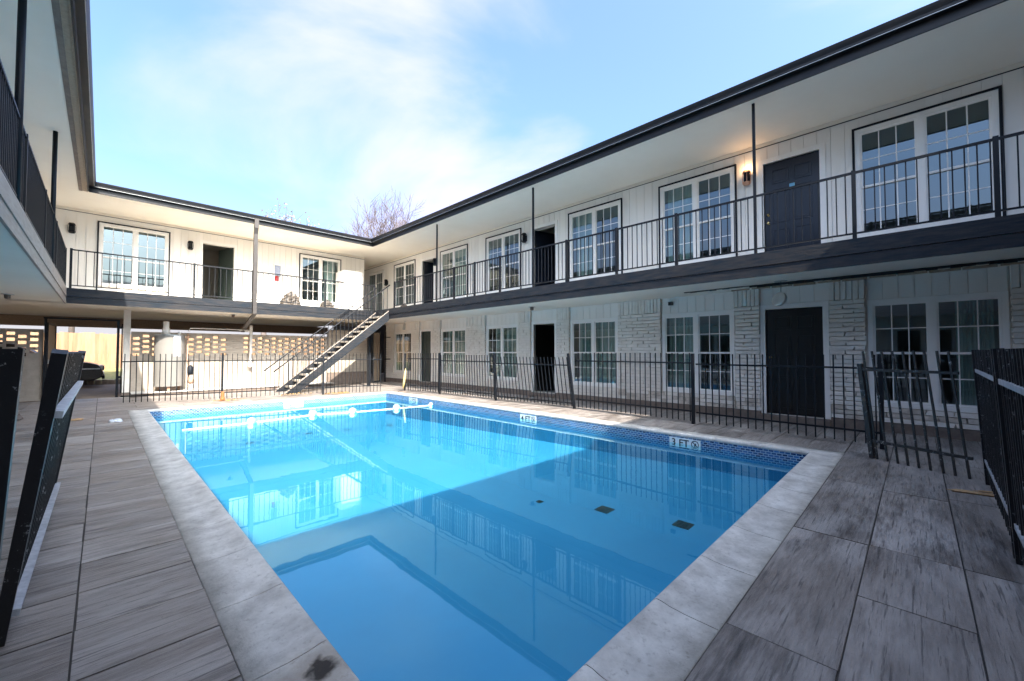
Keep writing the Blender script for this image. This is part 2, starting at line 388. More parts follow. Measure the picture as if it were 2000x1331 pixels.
def glow():
    m, t, b = nodes('lit_bulb'); b.inputs['Emission Color'].default_value = (1,.62,.3,1); b.inputs['Emission Strength'].default_value = 6; b.inputs['Base Color'].default_value = (.9,.7,.5,1)
    return m
M['bulb'] = glow()

# ------------------------------------------------------------------ measured layout (metres; x right along the back wing, y away, z up)
PX0, PX1, PY0, PY1 = .77, 6.70, 1.04, 12.57        # pool inner edge
CW = .33                                            # coping width
XR = 9.43                                           # face of the right wing
YB = 17.6                                           # face of the back wing's upper storey
XL = -2.43                                          # face of the left wing
ER, EB, ELf, ES = 7.58, 15.43, -.33, -2.24          # eave lines
SR, SB, SL, SS = 7.70, 15.50, -.68, -2.4            # walkway edges
ZS, ZF, ZE = 2.61, 3.0, 5.6                         # walkway underside, floor, upper soffit
ZW = -.15                                           # water level

# ------------------------------------------------------------------ ground and deck
g = MB()
X0, X1, Y0, Y1 = -2.6, 9.6, -5.0, 17.0
for a in ((-400, X0, -400, 400), (X1, 400, -400, 400), (X0, X1, -400, Y0), (X0, X1, Y1, 400)):
    g.quad((a[0], a[2], -.03), (a[1], a[2], -.03), (a[1], a[3], -.03), (a[0], a[3], -.03))
tag(build(g, 'ground', M['asphalt']), 'brown concrete driveway ground around the buildings', kind='structure')
cx0, cx1, cy0, cy1 = PX0-CW, PX1+CW, PY0-CW, PY1+CW
d = MB()
for a in ((X0, cx0, Y0, Y1), (cx1, X1, Y0, Y1), (cx0, cx1, Y0, cy0), (cx0, cx1, cy1, Y1)):
    d.quad((a[0], a[2], -.012), (a[1], a[2], -.012), (a[1], a[3], -.012), (a[0], a[3], -.012))
deck = tag(build(d, 'pool_deck', M['grout']), 'stamped concrete deck of wide grey brown planks round the pool', kind='structure')
rd = random.Random(3)
def plank(x0, x1, y0, y1):
    gp = rd.uniform(.003, .007)
    if x1-x0 < .04 or y1-y0 < .04: return
    z = rd.uniform(-.0015, .0015)
    o = piece('plank', M['deck'], x0+gp, x1-gp, y0+gp, y1-gp, -.06, z, deck, rot=(0, 0, rd.uniform(-.0022, .0022) if x1-x0 < 2 else 0))
ROW = .4425
for k in range(-6, 39):
    y0 = .26 + ROW*k; y1 = y0 + ROW
    if y0 < -2.5: continue
    spans = []
    lo, hi = y0, min(y1, Y1)
    if lo >= Y1: break
    # split rows where the coping cuts them
    cuts = [lo] + [c for c in (cy0, cy1) if lo+.001 < c < hi-.001] + [hi]
    for a, b in zip(cuts, cuts[1:]):
        m_ = (a+b)/2
        inside = cy0 < m_ < cy1
        segs = [(X0, cx0), (cx1, X1)] if inside else [(X0, X1)]
        for s0, s1 in segs:
            if s1 <= cx0+.01: bt = [-.07] if k % 2 else [-1.25, -.07+rd.choice([0, .0])]
            elif s0 >= cx1-.01: bt = [8.15] if k % 2 else [7.6, 8.9]
            else:
                base = {0: [.62, 2.22, 3.80, 5.5, 7.2, 8.6], 1: [1.5, 2.98, 4.6, 6.3, 7.9]}[k % 2]
                bt = [-1.3, -.07] + base
                if k in (-1,): bt = [-1.3, .4, 1.6, 2.98, 3.81, 5.4, 7.0, 8.4]
            bt = [s0] + sorted(b_ for b_ in bt if s0+.1 < b_ < s1-.1) + [s1]
            for p, q in zip(bt, bt[1:]): plank(p, q, a, b)

# coping: mitred bull-nosed stones
coping = tag(link('pool_coping', None, None, None, (PX0, PY0, 0)), 'pale worn concrete coping stones framing the pool', kind='structure')
PROF = [(0, -.05), (0, 0), (.16, .002), (.24, .009), (.285, .018), (.312, .019), (.328, .008), (.335, -.012), (.332, -.038), (.318, -.055), (.29, -.058)]
def cop(side, a, b, ma, mb_):
    mb = MB(); n = len(PROF)
    for t, mm, sg in ((a, ma, 1), (b, mb_, -1)):
        for wv, z in PROF:
            s = t + (wv*sg if mm else .0025*sg)
            if side == 'L': p = (cx0+wv, s, z)
            elif side == 'R': p = (cx1-wv, s, z)
            elif side == 'N': p = (s, cy0+wv, z)
            else: p = (s, cy1-wv, z)
            mb.v.append(p)
    for i in range(n-1): mb.f.append((i, i+1, n+i+1, n+i))
    mb.v += list(mb.v); mb.f.append(tuple(range(2*n, 3*n))); mb.f.append(tuple(range(3*n, 4*n)))
    o = build(mb, 'coping_stone', M['coping'], coping)
    for p in o.data.polygons: p.use_smooth = len(p.vertices) == 4
for side, a0, b0, first in (('L', cy0, cy1, 1.96), ('R', cy0, cy1, 1.6), ('N', cx0, cx1, 1.48), ('B', cx0, cx1, 1.2)):
    js = [a0]; p = first
    while p < b0-.3: js.append(p); p += .655
    js.append(b0)
    for i, (a, b) in enumerate(zip(js, js[1:])): cop(side, a, b, i == 0, i == len(js)-2)

# pool basin
def floorz(y): return -.46 - .26*(y-PY0)/(PY1-PY0)
bs = MB(); ZB = -.22
bs.quad((PX0,PY0,floorz(PY0)), (PX1,PY0,floorz(PY0)), (PX1,PY1,floorz(PY1)), (PX0,PY1,floorz(PY1)))
for p, q in (((PX0,PY0),(PX1,PY0)), ((PX1,PY0),(PX1,PY1)), ((PX1,PY1),(PX0,PY1)), ((PX0,PY1),(PX0,PY0))):
    bs.quad((*p,floorz(p[1])), (*q,floorz(q[1])), (*q,ZB), (*p,ZB))
basin = tag(build(bs, 'pool_basin', M['plaster']), 'blue plastered rectangular pool basin', kind='structure')
tb = MB()
for p, q, nx, ny in (((PX0,PY0),(PX1,PY0),0,1), ((PX1,PY0),(PX1,PY1),-1,0), ((PX1,PY1),(PX0,PY1),0,-1), ((PX0,PY1),(PX0,PY0),1,0)):
    o_ = .002
    tb.quad((p[0]+nx*o_,p[1]+ny*o_,ZB), (q[0]+nx*o_,q[1]+ny*o_,ZB), (q[0]+nx*o_,q[1]+ny*o_,-.03), (p[0]+nx*o_,p[1]+ny*o_,-.03))
build(tb, 'tile_band', M['mosaic'], basin)
wt = MB(); wt.quad((PX0,PY0,ZW), (PX1,PY0,ZW), (PX1,PY1,ZW), (PX0,PY1,ZW))
tag(build(wt, 'pool_water', M['water']), 'still clear blue pool water', kind='structure')
# floor drains and fittings
for i, (x, y, s, lab) in enumerate(((4.17, 2.62, .17, 'dark square drain grate on the pool floor beside the shallow end'), (4.35, 1.78, .17, 'dark square drain grate on the pool floor closest to the near coping'), (3.86, 3.35, .07, 'small dark round fitting on the pool floor ahead of the drains'))):
    dr = thing('floor_drain', lab, 'drain', (x, y, floorz(y)+.004), group='drains on the pool floor')
    fr = MB(); z = floorz(y)
    fr.box(x-s/2, x+s/2, y-s/2, y+s/2, z+.004, z+.010); build(fr, 'grate', M['metal'], dr)
    fr = MB()
    for k in range(5): fr.box(x-s/2+.01, x+s/2-.01, y-s/2+s*(k+.3)/5, y-s/2+s*(k+.6)/5, z+.010, z+.014)
    build(fr, 'slat', M['navy'], dr)

# ------------------------------------------------------------------ facades
class Face:
    """local frame of a facade: s along it, d outward, z up"""
    def __init__(s, kind, c): s.kind, s.c = kind, c
    def P(s, a, d, z):
        return {'R': (s.c-d, a, z), 'L': (s.c+d, a, z), 'B': (a, s.c-d, z), 'S': (a, s.c+d, z)}[s.kind]
    def box(s, mb, a0, a1, d0, d1, z0, z1):
        p, q = s.P(a0, d0, z0), s.P(a1, d1, z1); mb.box(p[0], q[0], p[1], q[1], z0, z1)
    def piece(s, name, m, a0, a1, d0, d1, z0, z1, par, key='plain'):
        p, q = s.P(a0, d0, z0), s.P(a1, d1, z1); return piece(name, m, p[0], q[0], p[1], q[1], z0, z1, par, key)
def free_boxes(s0, s1, z0, z1, ops):
    ss = sorted({s0, s1} | {v for o in ops for v in (o[0], o[1]) if s0 < v < s1})
    for a, b in zip(ss, ss[1:]):
        m_ = (a+b)/2; cut = sorted((max(o[2], z0), min(o[3], z1)) for o in ops if o[0] < m_ < o[1])
        z = z0
        for c0, c1 in cut:
            if c0 > z+1e-6: yield a, b, z, c0
            z = max(z, c1)
        if z < z1-1e-6: yield a, b, z, z1
def pane_mesh():
    if 'pane' not in UNIT:
        b = MB(); b.quad((-.5,0,-.5), (.5,0,-.5), (.5,0,.5), (-.5,0,.5)); me = b.mesh('pane'); me.materials.append(M['glass']); UNIT['pane'] = me
    return UNIT['pane']
def window(F, root, s0, s1, z0, z1, mid, trim=True, cased=.07, detail=True, zfloor=None, curtain=None):
    f = MB(); c = cased
    F.box(f, s0, s0+c, -.02, .03, z0, z1); F.box(f, s1-c, s1, -.02, .03, z0, z1)
    F.box(f, s0+c, s1-c, -.02, .03, z1-c, z1); F.box(f, s0+c, s1-c, -.02, .05, z0, z0+c)
    sm = (s0+s1)/2; mw = .045
    F.box(f, sm-mw, sm+mw, -.02, .028, z0+c, z1-c)
    win = build(f, 'window', M['white'], root)
    mt = MB()
    for a, b in ((s0+c, sm-mw), (sm+mw, s1-c)):
        st = .028
        for (za, zb, dd) in ((mid, z1-c, -.004), (z0+c, mid+.04, -.022)):
            sash = MB()
            F.box(sash, a, a+st, dd-.016, dd+.014, za, zb); F.box(sash, b-st, b, dd-.016, dd+.014, za, zb)
            F.box(sash, a+st, b-st, dd-.016, dd+.014, zb-st-.008, zb); F.box(sash, a+st, b-st, dd-.016, dd+.018, za, za+st+.01)
            build(sash, 'sash', M['white'], win)
            ga, gb, gza, gzb = a+st, b-st, za+st+.01, zb-st-.008
            nx, nz = (3, 2) if detail else (1, 1)
            for i in range(nx):
                for j in range(nz):
                    pa, pb = ga+(gb-ga)*i/nx, ga+(gb-ga)*(i+1)/nx; qa, qb = gza+(gzb-gza)*j/nz, gza+(gzb-gza)*(j+1)/nz
                    o = link('pane', pane_mesh(), None, win, F.P((pa+pb)/2, dd, (qa+qb)/2), (0, 0, 0 if F.kind in 'BS' else math.pi/2), (pb-pa, 1, qb-qa))
            if detail:
                for i in (1, 2):
                    x = ga+(gb-ga)*i/3; F.box(mt, x-.008, x+.008, dd-.006, dd+.005, gza, gzb)
                zz = (gza+gzb)/2
                for i in range(3):
                    xa, xb = ga+(gb-ga)*i/3+(.008 if i else 0), ga+(gb-ga)*(i+1)/3-(.008 if i < 2 else 0)
                    F.box(mt, xa, xb, dd-.006, dd+.005, zz-.008, zz+.008)
    if detail: build(mt, 'muntin', M['white'], win)
    if trim:
        tm = MB(); zl = zfloor if zfloor is not None else z0
        F.box(tm, s0-.035, s0-.003, 0, .045, zl, z1+.035); F.box(tm, s1+.003, s1+.035, 0, .045, zl, z1+.035); F.box(tm, s0-.003, s1+.003, 0, .045, z1+.003, z1+.035)
        build(tm, 'trim', M['navy'], win)
    if curtain:
        cu = MB(); a, b = curtain; n = 40; prev = None
        for i in range(n+1):
            s = a+(b-a)*i/n; d_ = -.16+.03*math.sin(i*1.35)+.01*math.sin(i*3.1)
            cur = (F.P(s, d_, z0+.02), F.P(s, d_, z1-.03))
            if prev: cu.quad(prev[0], cur[0], cur[1], prev[1])
            prev = cur
        build(cu, 'curtain', M['curtain'], win, smooth=True)
    return win
def door(F, root, s0, s1, z0, z1, mat, lab=None, casing=.09, knob_left=True):
    c = MB(); w_ = casing
    F.box(c, s0-w_, s0, -.05, .035, z0, z1+w_); F.box(c, s1, s1+w_, -.05, .035, z0, z1+w_); F.box(c, s0, s1, -.05, .035, z1, z1+w_)
    cs = build(c, 'door_frame', M['white'], root)
    if mat is None: return cs
    l = MB(); F.box(l, s0+.004, s1-.004, -.075, -.035, z0+.01, z1-.004)
    dr = build(l, 'door', mat, root); W = s1-s0; H = z1-z0
    if lab: dr['label'] = lab
    for i in range(2):
        a = s0+W*(.14+.40*i); b = a+W*.31
        for q0, q1 in ((.06, .37), (.43, .75), (.80, .93)):
            p = MB(); za, zb = z0+H*q0, z0+H*q1; t = .018
            F.box(p, a, b, -.035, -.024, za, za+t); F.box(p, a, b, -.035, -.024, zb-t, zb); F.box(p, a, a+t, -.035, -.024, za+t, zb-t); F.box(p, b-t, b, -.035, -.024, za+t, zb-t)
            F.box(p, a+.045, b-.045, -.035, -.028, za+.045, zb-.045)
            build(p, 'door_panel', mat, dr)
    ks = s1-.07 if knob_left else s0+.07
    k = MB()
    for dz in (0, .17):
        ctr = F.P(ks, -.033, z0+.95+dz)
        ax = 'x' if F.kind in 'RL' else 'y'; sg = -1 if F.kind in 'RB' else 1
        k.lathe([(.032, 0), (.032, .008*sg), (.014, .012*sg), (.012, .03*sg), (.027 if dz == 0 else .014, .04*sg), (.02 if dz == 0 else .01, .058*sg)], ctr, 12, ax)
    build(k, 'knob', M['brass'], dr, True)
    return dr
def open_leaf(F, root, s0, s1, z0, z1, mat, hinge, ang=1.35):
    """leaf swung into the room"""
    h = s0 if hinge == 0 else s1; W = s1-s0
    l = MB(); sg = 1 if hinge == 0 else -1
    a = Vector((h, -.06)); b = a + Vector((sg*math.cos(ang)*W, -math.sin(ang)*W)); n_ = Vector((-(b-a).y, (b-a).x)).normalized()*.02
    q = [a+n_, b+n_, b-n_, a-n_]; i0 = len(l.v)
    for z in (z0+.01, z1-.005):
        for p in q: l.v.append(F.P(p.x, p.y, z))
    l.f += [(0,1,2,3), (4,5,6,7), (0,1,5,4), (1,2,6,5), (2,3,7,6), (3,0,4,7)]
    build(l, 'door', mat, root)
def room(F, root, s0, s1, z0, z1, depth=3.2, parts=()):
    r = MB(); P = F.P; d0 = -.2
    r.quad(P(s0,d0,z0), P(s1,d0,z0), P(s1,-depth,z0), P(s0,-depth,z0)); r.quad(P(s0,d0,z1), P(s1,d0,z1), P(s1,-depth,z1), P(s0,-depth,z1))
    r.quad(P(s0,-depth,z0), P(s1,-depth,z0), P(s1,-depth,z1), P(s0,-depth,z1))
    for s in (s0, s1)+tuple(parts): r.quad(P(s,d0,z0), P(s,-depth,z0), P(s,-depth,z1), P(s,d0,z1))
    return build(r, 'room_interior', M['room'], root)
def boards(F, root, s0, s1, z0, z1, ops, mat, wd=.203, d0=0, th=.018, z_top_gap=0):
    s = s0; n = max(1, round((s1-s0)/wd)); wd = (s1-s0)/n
    for i in range(n):
        a, b = s0+wd*i, s0+wd*(i+1)
        for p, q, za, zb in free_boxes(a, b, z0, z1, ops):
            if q-p < .012 or zb-za < .012: continue
            ga = .0035 if abs(p-a) < 1e-6 else 0; gb = .0035 if abs(q-b) < 1e-6 else 0
            F.piece('board', mat, p+ga, q-gb, d0, d0+th, za, zb, root)
def railing(F, root, s0, s1, posts, z0, zb, zt, d=0, sp=.108, skip=()):
    r = MB(); F.box(r, s0, s1, d-.016, d+.016, zt-.02, zt+.012); F.box(r, s0, s1, d-.012, d+.012, zb-.012, zb+.012)
    rl = build(r, 'railing', M['metal'], root)
    for p in posts: F.piece('post', M['metal'], p-.024, p+.024, d-.024, d+.024, z0, zt+.03, rl)
    n = int((s1-s0)/sp); rr = random.Random(round(s0*100))
    for i in range(1, n):
        s = s0+(s1-s0)*i/n
        if any(abs(s-p) < .045 for p in posts): continue
        F.piece('baluster', M['metal'], s-.007, s+.007, d-.007, d+.007, zb+.012, zt-.02, rl)
    return rl
def slab(root, F, s0, s1, d_in, d_edge, z0, z1, fmat, soff=M['soffit']):
    b = MB(); F.box(b, s0, s1, d_in, d_edge-.042, z0+.012, z1-.002); build(b, 'walkway_floor', soff, root)
    b = MB(); F.box(b, s0, s1, d_edge-.04, d_edge, z0+.175, z1+.005); build(b, 'fascia_board', fmat, root)
    b = MB(); F.box(b, s0, s1, d_edge-.04, d_edge-.012, z0, z0+.168); build(b, 'fascia_board', fmat, root)
def eave(root, F, s0, s1, d_eave, depth_in, fm=M['gutter'], strip=False):
    so = MB(); F.box(so, s0, s1, depth_in, d_eave-.03, ZE, ZE+.03); build(so, 'soffit', M['soffit'], root)
    fb = MB(); F.box(fb, s0, s1, d_eave-.028, d_eave, ZE-.018, ZE+.21); build(fb, 'fascia_board', fm, root)
    g_ = MB(); n0 = len(g_.v); prof = [(.002, .125), (.002, .24), (.12, .255), (.128, .25), (.118, .215), (.095, .165), (.09, .125)]
    for s in (s0, s1):
        for dd, z in prof: g_.v.append(F.P(s, d_eave+dd, ZE+z))
    n = len(prof)
    for i in range(n): g_.f.append((i, (i+1) % n, n+(i+1) % n, n+i))
    g_.f += [tuple(range(n)), tuple(range(n, 2*n))]
    gt = build(g_, 'gutter', fm, root)
    lip = MB(); F.box(lip, s0, s1, d_eave+.088, d_eave+.0965, ZE+.119, ZE+.1245); build(lip, 'lip_highlight', M['tan'] if strip else M['steel'], gt)  # bright strip drawn as the highlight along the gutter's lower crease

# ---------- right wing
FR = Face('R', XR)
YR0, YR1 = -6.2, 20.2
rw = thing('apartment_building', 'white two storey wing with painted brick ground floor and navy and black panel doors', 'building', (XR+2.5, 7, 0))
UW = [(-.95, .71), (2.67, 4.31), (5.36, 7.02), (8.96, 10.60), (11.67, 13.33), (15.23, 16.96)]
UD = [(1.22, 2.14), (7.54, 8.42), (13.83, 14.66)]
LW = [(-.98, .59), (2.72, 4.29), (5.47, 6.99), (9.06, 10.60), (11.70, 13.28), (15.43, 16.91)]
LD = [(1.22, 2.15), (7.57, 8.40), (13.99, 14.70)]
UWX = [(-4.6, -2.95), (18.04, 19.54)]; LWX = [(-4.6, -2.95)]
uops = [(a, b, 3.36, 5.30) for a, b in UW+UWX] + [(a, b, ZF, 5.16) for a, b in UD]
lops = [(a, b, .42, 2.25) for a, b in LW+LWX] + [(a, b, .12, 2.20) for a, b in LD]
wl = MB()
for a, b, z0, z1 in list(free_boxes(YR0, YR1, ZF, ZE+.2, uops)): FR.box(wl, a, b, -.18, -.004, z0, z1)
build(wl, 'wall', M['siding'], rw)
wl = MB()
for a, b, z0, z1 in list(free_boxes(YR0, 17.6, 0, ZF-.02, lops)): FR.box(wl, a, b, -.18, -.004, z0, z1)
build(wl, 'wall', M['mortar'], rw)
room(FR, rw, YR0, YR1, ZF, ZE, 3.4, (1.0, 5.1, 8.6, 13.5, 17.2)); room(FR, rw, YR0, 17.6, .1, ZF-.05, 3.4, (1.0, 5.1, 8.6, 13.5))
trimops = [(a-.038, b+.038, ZF, 5.338) for a, b in UW+UWX[:1]] + [(18.0, 19.58, 3.2, 5.30)] + [(a-.09, b+.09, ZF, 5.25) for a, b in UD]
boards(FR, rw, -1.6, YR1, ZF, ZE-.012, trimops, M['siding'])
bl = MB(); FR.box(bl, -1.6, YR1, .018, .032, ZE-.075, ZE-.002); build(bl, 'cornice_board', M['soffit'], rw)
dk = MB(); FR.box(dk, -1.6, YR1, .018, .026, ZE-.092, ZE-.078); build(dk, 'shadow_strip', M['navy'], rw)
for i, (a, b) in enumerate(UW): window(FR, rw, a, b, 3.36, 5.30, 4.24, True, zfloor=3.02, curtain={1: (3.6, 4.2), 2: (6.2, 6.9), 4: (11.8, 12.6)}.get(i))
window(FR, rw, 18.04, 19.54, 3.2, 5.26, 4.2, False)
for i, (a, b) in enumerate(LW): window(FR, rw, a, b, .42, 2.25, 1.31, False, curtain={0: (-.85, -.45), 1: (3.5, 4.2), 2: (5.6, 6.8), 3: (9.2, 10.3), 4: (11.9, 13.1)}.get(i))
door(FR, rw, *UD[0], ZF, 5.16, M['doornavy'], 'navy six-panel door with brass deadbolt and knob')
door(FR, rw, *LD[0], .12, 2.20, M['doorblack'], 'black six-panel ground floor door with brass knob')
door(FR, rw, *LD[2], .12, 2.20, M['doorgreen'], 'dark green ground floor door')
for i in (1, 2):
    door(FR, rw, *UD[i], ZF, 5.16, None); open_leaf(FR, rw, *UD[i], ZF, 5.16, M['doornavy'], 1)
door(FR, rw, *LD[1], .12, 2.20, None); open_leaf(FR, rw, *LD[1], .12, 2.20, M['doorblack'], 1)
st = MB(); p = FR.P(1.66, -.008, 4.62); st.box(p[0]-.004, p[0]+.004, p[1]-.045, p[1]+.045, p[2]-.03, p[2]+.03)
build(st, 'door_sticker', M['floatblue'], rw)
for a, b in LD:
    th = MB(); FR.box(th, a-.1, b+.1, -.05, .22, .015, .11); build(th, 'doorstep', M['base'], rw)
# ground floor: brick piers, aprons under the windows, panels over them
PIERS = [(-1.62, -1.0), (.62, 1.12), (2.24, 2.70), (4.31, 5.45), (7.01, 7.47), (8.50, 9.04), (10.62, 11.68), (13.30, 13.90), (14.79, 15.41), (16.93, 17.6)]
rb = random.Random(5)
far = MB(); cnt = 0
CH, BLN = .0815, .298
def brick_area(s0, s1, z0, z1, near, soldier=False):
    global cnt
    if soldier:
        n = max(2, round((s1-s0)/.083)); wd = (s1-s0)/n
        for i in range(n):
            a = s0+wd*i; dd = .075+rb.uniform(0, .02)
            if near: FR.piece('brick', M['brick'], a+.006, a+wd-.006, .0, dd, z0+.004, z1-.004, rw, 'v%d' % rb.randrange(6))
            else: FR.box(far, a+.006, a+wd-.006, 0, dd, z0+.004, z1-.004)
        return
    n = max(1, round((z1-z0)/CH)); hh = (z1-z0)/n
    for j in range(n):
        s = s0; first = (BLN*.5 if j % 2 else BLN)*rb.uniform(.92, 1.05)
        while s < s1-.01:
            ln = first if first else BLN*rb.uniform(.95, 1.05); first = None
            e = min(s+ln, s1)
            if s1-e < .07: e = s1
            z = z0+hh*j; dd = .072+rb.uniform(0, .014)
            mt = M['brickdirty'] if z < .36 and rb.random() < .55 else M['brick']
            if near: FR.piece('brick', mt, s+.004, e-.004, 0, dd, z+.005, z+hh-.005, rw, 'v%d' % rb.randrange(6))
            else: FR.box(far, s+.004, e-.004, 0, dd, z+.005, z+hh-.005)
            s = e
for a, b in PIERS:
    near = a < 3.0 and a > -1.7 or abs(a-4.31) < .01
    brick_area(a, b, .16, 2.28, near); brick_area(a, b, 2.28, 2.63, near, True)
for a, b in LW: brick_area(a-.01, b+.01, .16, .415, a < 2.8)
fb = build(far, 'far_brickwork', M['brick'], rw); fb['kind'] = 'stuff'
ft = MB()
for p, q in ((YR0, 1.12), (2.25, 7.47), (8.5, 13.89), (14.8, 17.6)): FR.box(ft, p, q, -.004, .11, -.01, .155)
build(ft, 'foundation', M['base'], rw)
lb = MB()
for (a, b) in [(x, y) for x, y in LW] + [(a-.1, b+.08) for a, b in LD]:
    boards(FR, rw, a+.003, b-.003, 2.255 if (a, b) in LW else 2.295, 2.64, [], M['siding'], .203, 0, .016)
# walkway, eave, posts, railings
slab(rw, FR, YR0, 20.0, .0, XR-SR, ZS, ZF, M['fascia'])
eave(rw, FR, YR0, EB-.0, XR-ER, 0)
so = MB(); FR.box(so, EB, 20.3, 0, XR-ER-.03, ZE, ZE+.03); build(so, 'soffit', M['soffit'], rw)
rp = MB(); z_ = ZE+.24
rp.quad((ER-.06, YR0, z_), (ER-.06, 24, z_), (13.2, 24, z_+1.0), (13.2, YR0, z_+1.0)); rp.quad((13.2, YR0, z_+1.0), (13.2, 24, z_+1.0), (18.5, 24, z_), (18.5, YR0, z_))
rp.quad((18.5, YR0, z_), (18.5, 24, z_), (18.5, 24, 0), (18.5, YR0, 0)); rp.quad((ER, YR0, z_), (18.5, YR0, z_), (18.5, YR0, 0), (XR, YR0, 0)); rp.quad((XR, 24, z_), (18.5, 24, z_), (18.5, 24, 0), (XR, 24, 0))
build(rp, 'roof', M['roof'], rw)
for y in (1.9, 6.96, 11.25, -3.2):
    piece('post', M['metal'], 7.76, 7.80, y-.02, y+.02, ZF, ZE, rw)
railing(FR, rw, -3.2, 14.05, (-2.0, -.75, .61, 3.25, 4.55, 5.89, 8.2, 9.3, 10.3, 12.6, 14.03), ZF, 3.095, 4.0, XR-7.78)
# ground-floor soffit gap: black boxes stand in for its torn edge and shadow
gp = MB(); rg = random.Random(2)
for i in range(40):
    y = -1.5+5.0*i/40; wd = .03+.06*rg.random(); xo = 8.74-.03*rg.random()
    hg = (.030+.03*rg.random())*(1 if y < 2.2 else .35)
    gp.box(xo, xo+wd, y, y+.125, ZS+.0105-hg, ZS+.0105)
build(gp, 'torn_edge_shadow', M['ink'], rw)
ls = MB()
for i in range(12):
    y = -1.5+.34*i; hg = .012+.02*rg.random(); ls.box(8.70-.02*rg.random(), 8.712, y, y+.30+.03*rg.random(), ZS-.055-hg, ZS-.045)
build(ls, 'hanging_lath', M['tan'], rw)

# ---------- back wing (upper storey over an open passage)
FB = Face('B', YB)
bw = thing('apartment_building', 'white upper storey wing raised over an open passage and perforated brick wall', 'building', (3, 20, ZS))
BW = [(-.14, 1.49), (5.56, 7.17)]; BD = [(2.40, 3.32)]
bops = [(a, b, 3.36, 5.30) for a, b in BW] + [(a, b, ZF, 5.16) for a, b in BD]
wl = MB()
for a, b, z0, z1 in free_boxes(XL-4, 8.25, ZF, ZE+.2, bops): FB.box(wl, a, b, -.18, -.004, z0, z1)
wl.box(8.07, 8.25, YB+.18, 22, ZF, ZE+.2); wl.box(XL-4, 8.25, 21.85, 22, ZF, ZE+.2)
build(wl, 'wall', M['siding'], bw)
room(FB, bw, XL-4, 8.05, ZF, ZE, 3.4, (2.2, 4.6))
tro = [(a-.038, b+.038, ZF, 5.338) for a, b in BW] + [(a-.09, b+.09, ZF, 5.25) for a, b in BD]
boards(FB, bw, XL, 8.25, ZF, ZE-.012, tro, M['siding'])
bl = MB(); FB.box(bl, XL, 8.25, .018, .032, ZE-.075, ZE-.002); build(bl, 'cornice_board', M['soffit'], bw)
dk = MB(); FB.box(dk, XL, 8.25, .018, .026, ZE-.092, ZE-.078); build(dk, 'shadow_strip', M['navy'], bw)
for i, (a, b) in enumerate(BW): window(FB, bw, a, b, 3.36, 5.30, 4.24, True, zfloor=3.02, curtain={1: (6.55, 7.0)}.get(i))
door(FB, bw, *BD[0], ZF, 5.16, None); open_leaf(FB, bw, *BD[0], ZF, 5.16, M['doorgreen'], 1, 1.25)
b = MB(); b.box(XL-4, SR-.002, SB+.042, 22.0, ZS+.012, ZF-.002); build(b, 'walkway_floor', M['soffit'], bw)
b = MB(); b.box(SL, SR, SB, SB+.04, ZS+.175, ZF+.005); build(b, 'fascia_board', M['fascia'], bw)
b = MB(); b.box(SL, SR, SB+.012, SB+.04, ZS, ZS+.168); build(b, 'fascia_board', M['fascia'], bw)
b = MB(); b.box(XL-4, 8.25, 21.7, 22.0, 2.27, ZS+.01); build(b, 'beam', M['tan'], bw)
so = MB(); so.box(XL-.0, ER+.03, EB+.03, 17.6, ZE, ZE+.03); build(so, 'soffit', M['soffit'], bw)
FBe = Face('B', EB)
def eave_line(root, F, s0, s1, fm, strip=False):
    fb = MB(); F.box(fb, s0, s1, -.028, 0, ZE-.018, ZE+.21); build(fb, 'fascia_board', fm, root)
    g_ = MB(); prof = [(.002, .125), (.002, .24), (.12, .255), (.128, .25), (.118, .215), (.095, .165), (.09, .125)]
    for s, mi in ((s0, 1), (s1, -1)):
        for dd, z in prof: g_.v.append(F.P(s+mi*dd, dd, ZE+z))
    n = len(prof)
    for i in range(n): g_.f.append((i, (i+1) % n, n+(i+1) % n, n+i))
    g_.f += [tuple(range(n)), tuple(range(n, 2*n))]
    gt = build(g_, 'gutter', fm, root)
    lip = MB(); F.box(lip, s0+.1, s1-.1, .088, .0965, ZE+.119, ZE+.1245); build(lip, 'lip_highlight', M['steel'], gt)  # same bright strip, a highlight modelled on the gutter crease
eave_line(bw, FBe, ELf, ER, M['gutter'])
rp = MB(); rp.quad((XL-5, EB-.06, z_), (ER, EB-.06, z_), (13.2, 19.2, z_+.9), (XL-5, 19.2, z_+.9)); rp.quad((XL-5, 19.2, z_+.9), (13.2, 19.2, z_+.9), (9, 22.2, z_), (XL-5, 22.2, z_)); rp.quad((XL-5, 22, ZE+.03), (8.25, 22, ZE+.03), (8.25, YB, ZE+.03), (XL-5, YB, ZE+.03))
build(rp, 'roof', M['roof'], bw)
railing(FB, bw, SL+.04, 7.74, (-.62, 1.93, 3.47, 5.80, 7.74), ZF, 3.085, 4.02, YB-15.56, .145)

# ---------- left wing
FL = Face('L', XL)
lw = thing('apartment_building', 'white two storey wing with weathered grey walkway fascia and thick round posts', 'building', (XL-2.5, 6, 0))
LWn = [(-1.0, .6), (3.0, 4.6), (6.2, 7.8), (10.2, 11.8), (13.4, 15.0)]; LDn = [(1.6, 2.5), (8.6, 9.5)]
ops = [(a, b, 3.36, 5.30) for a, b in LWn] + [(a, b, ZF, 5.16) for a, b in LDn]
wl = MB()
for a, b, z0, z1 in free_boxes(-6, YB, ZF, ZE+.2, ops): FL.box(wl, a, b, -.18, 0, z0, z1)
build(wl, 'wall', M['siding'], lw)
ops2 = [(a, b, .42, 2.25) for a, b in LWn] + [(a, b, .12, 2.2) for a, b in LDn]
wl = MB()
for a, b, z0, z1 in free_boxes(-6, 16.0, -.01, ZF-.02, ops2): FL.box(wl, a, b, -.18, 0, z0, z1)
build(wl, 'wall', M['brick'], lw)
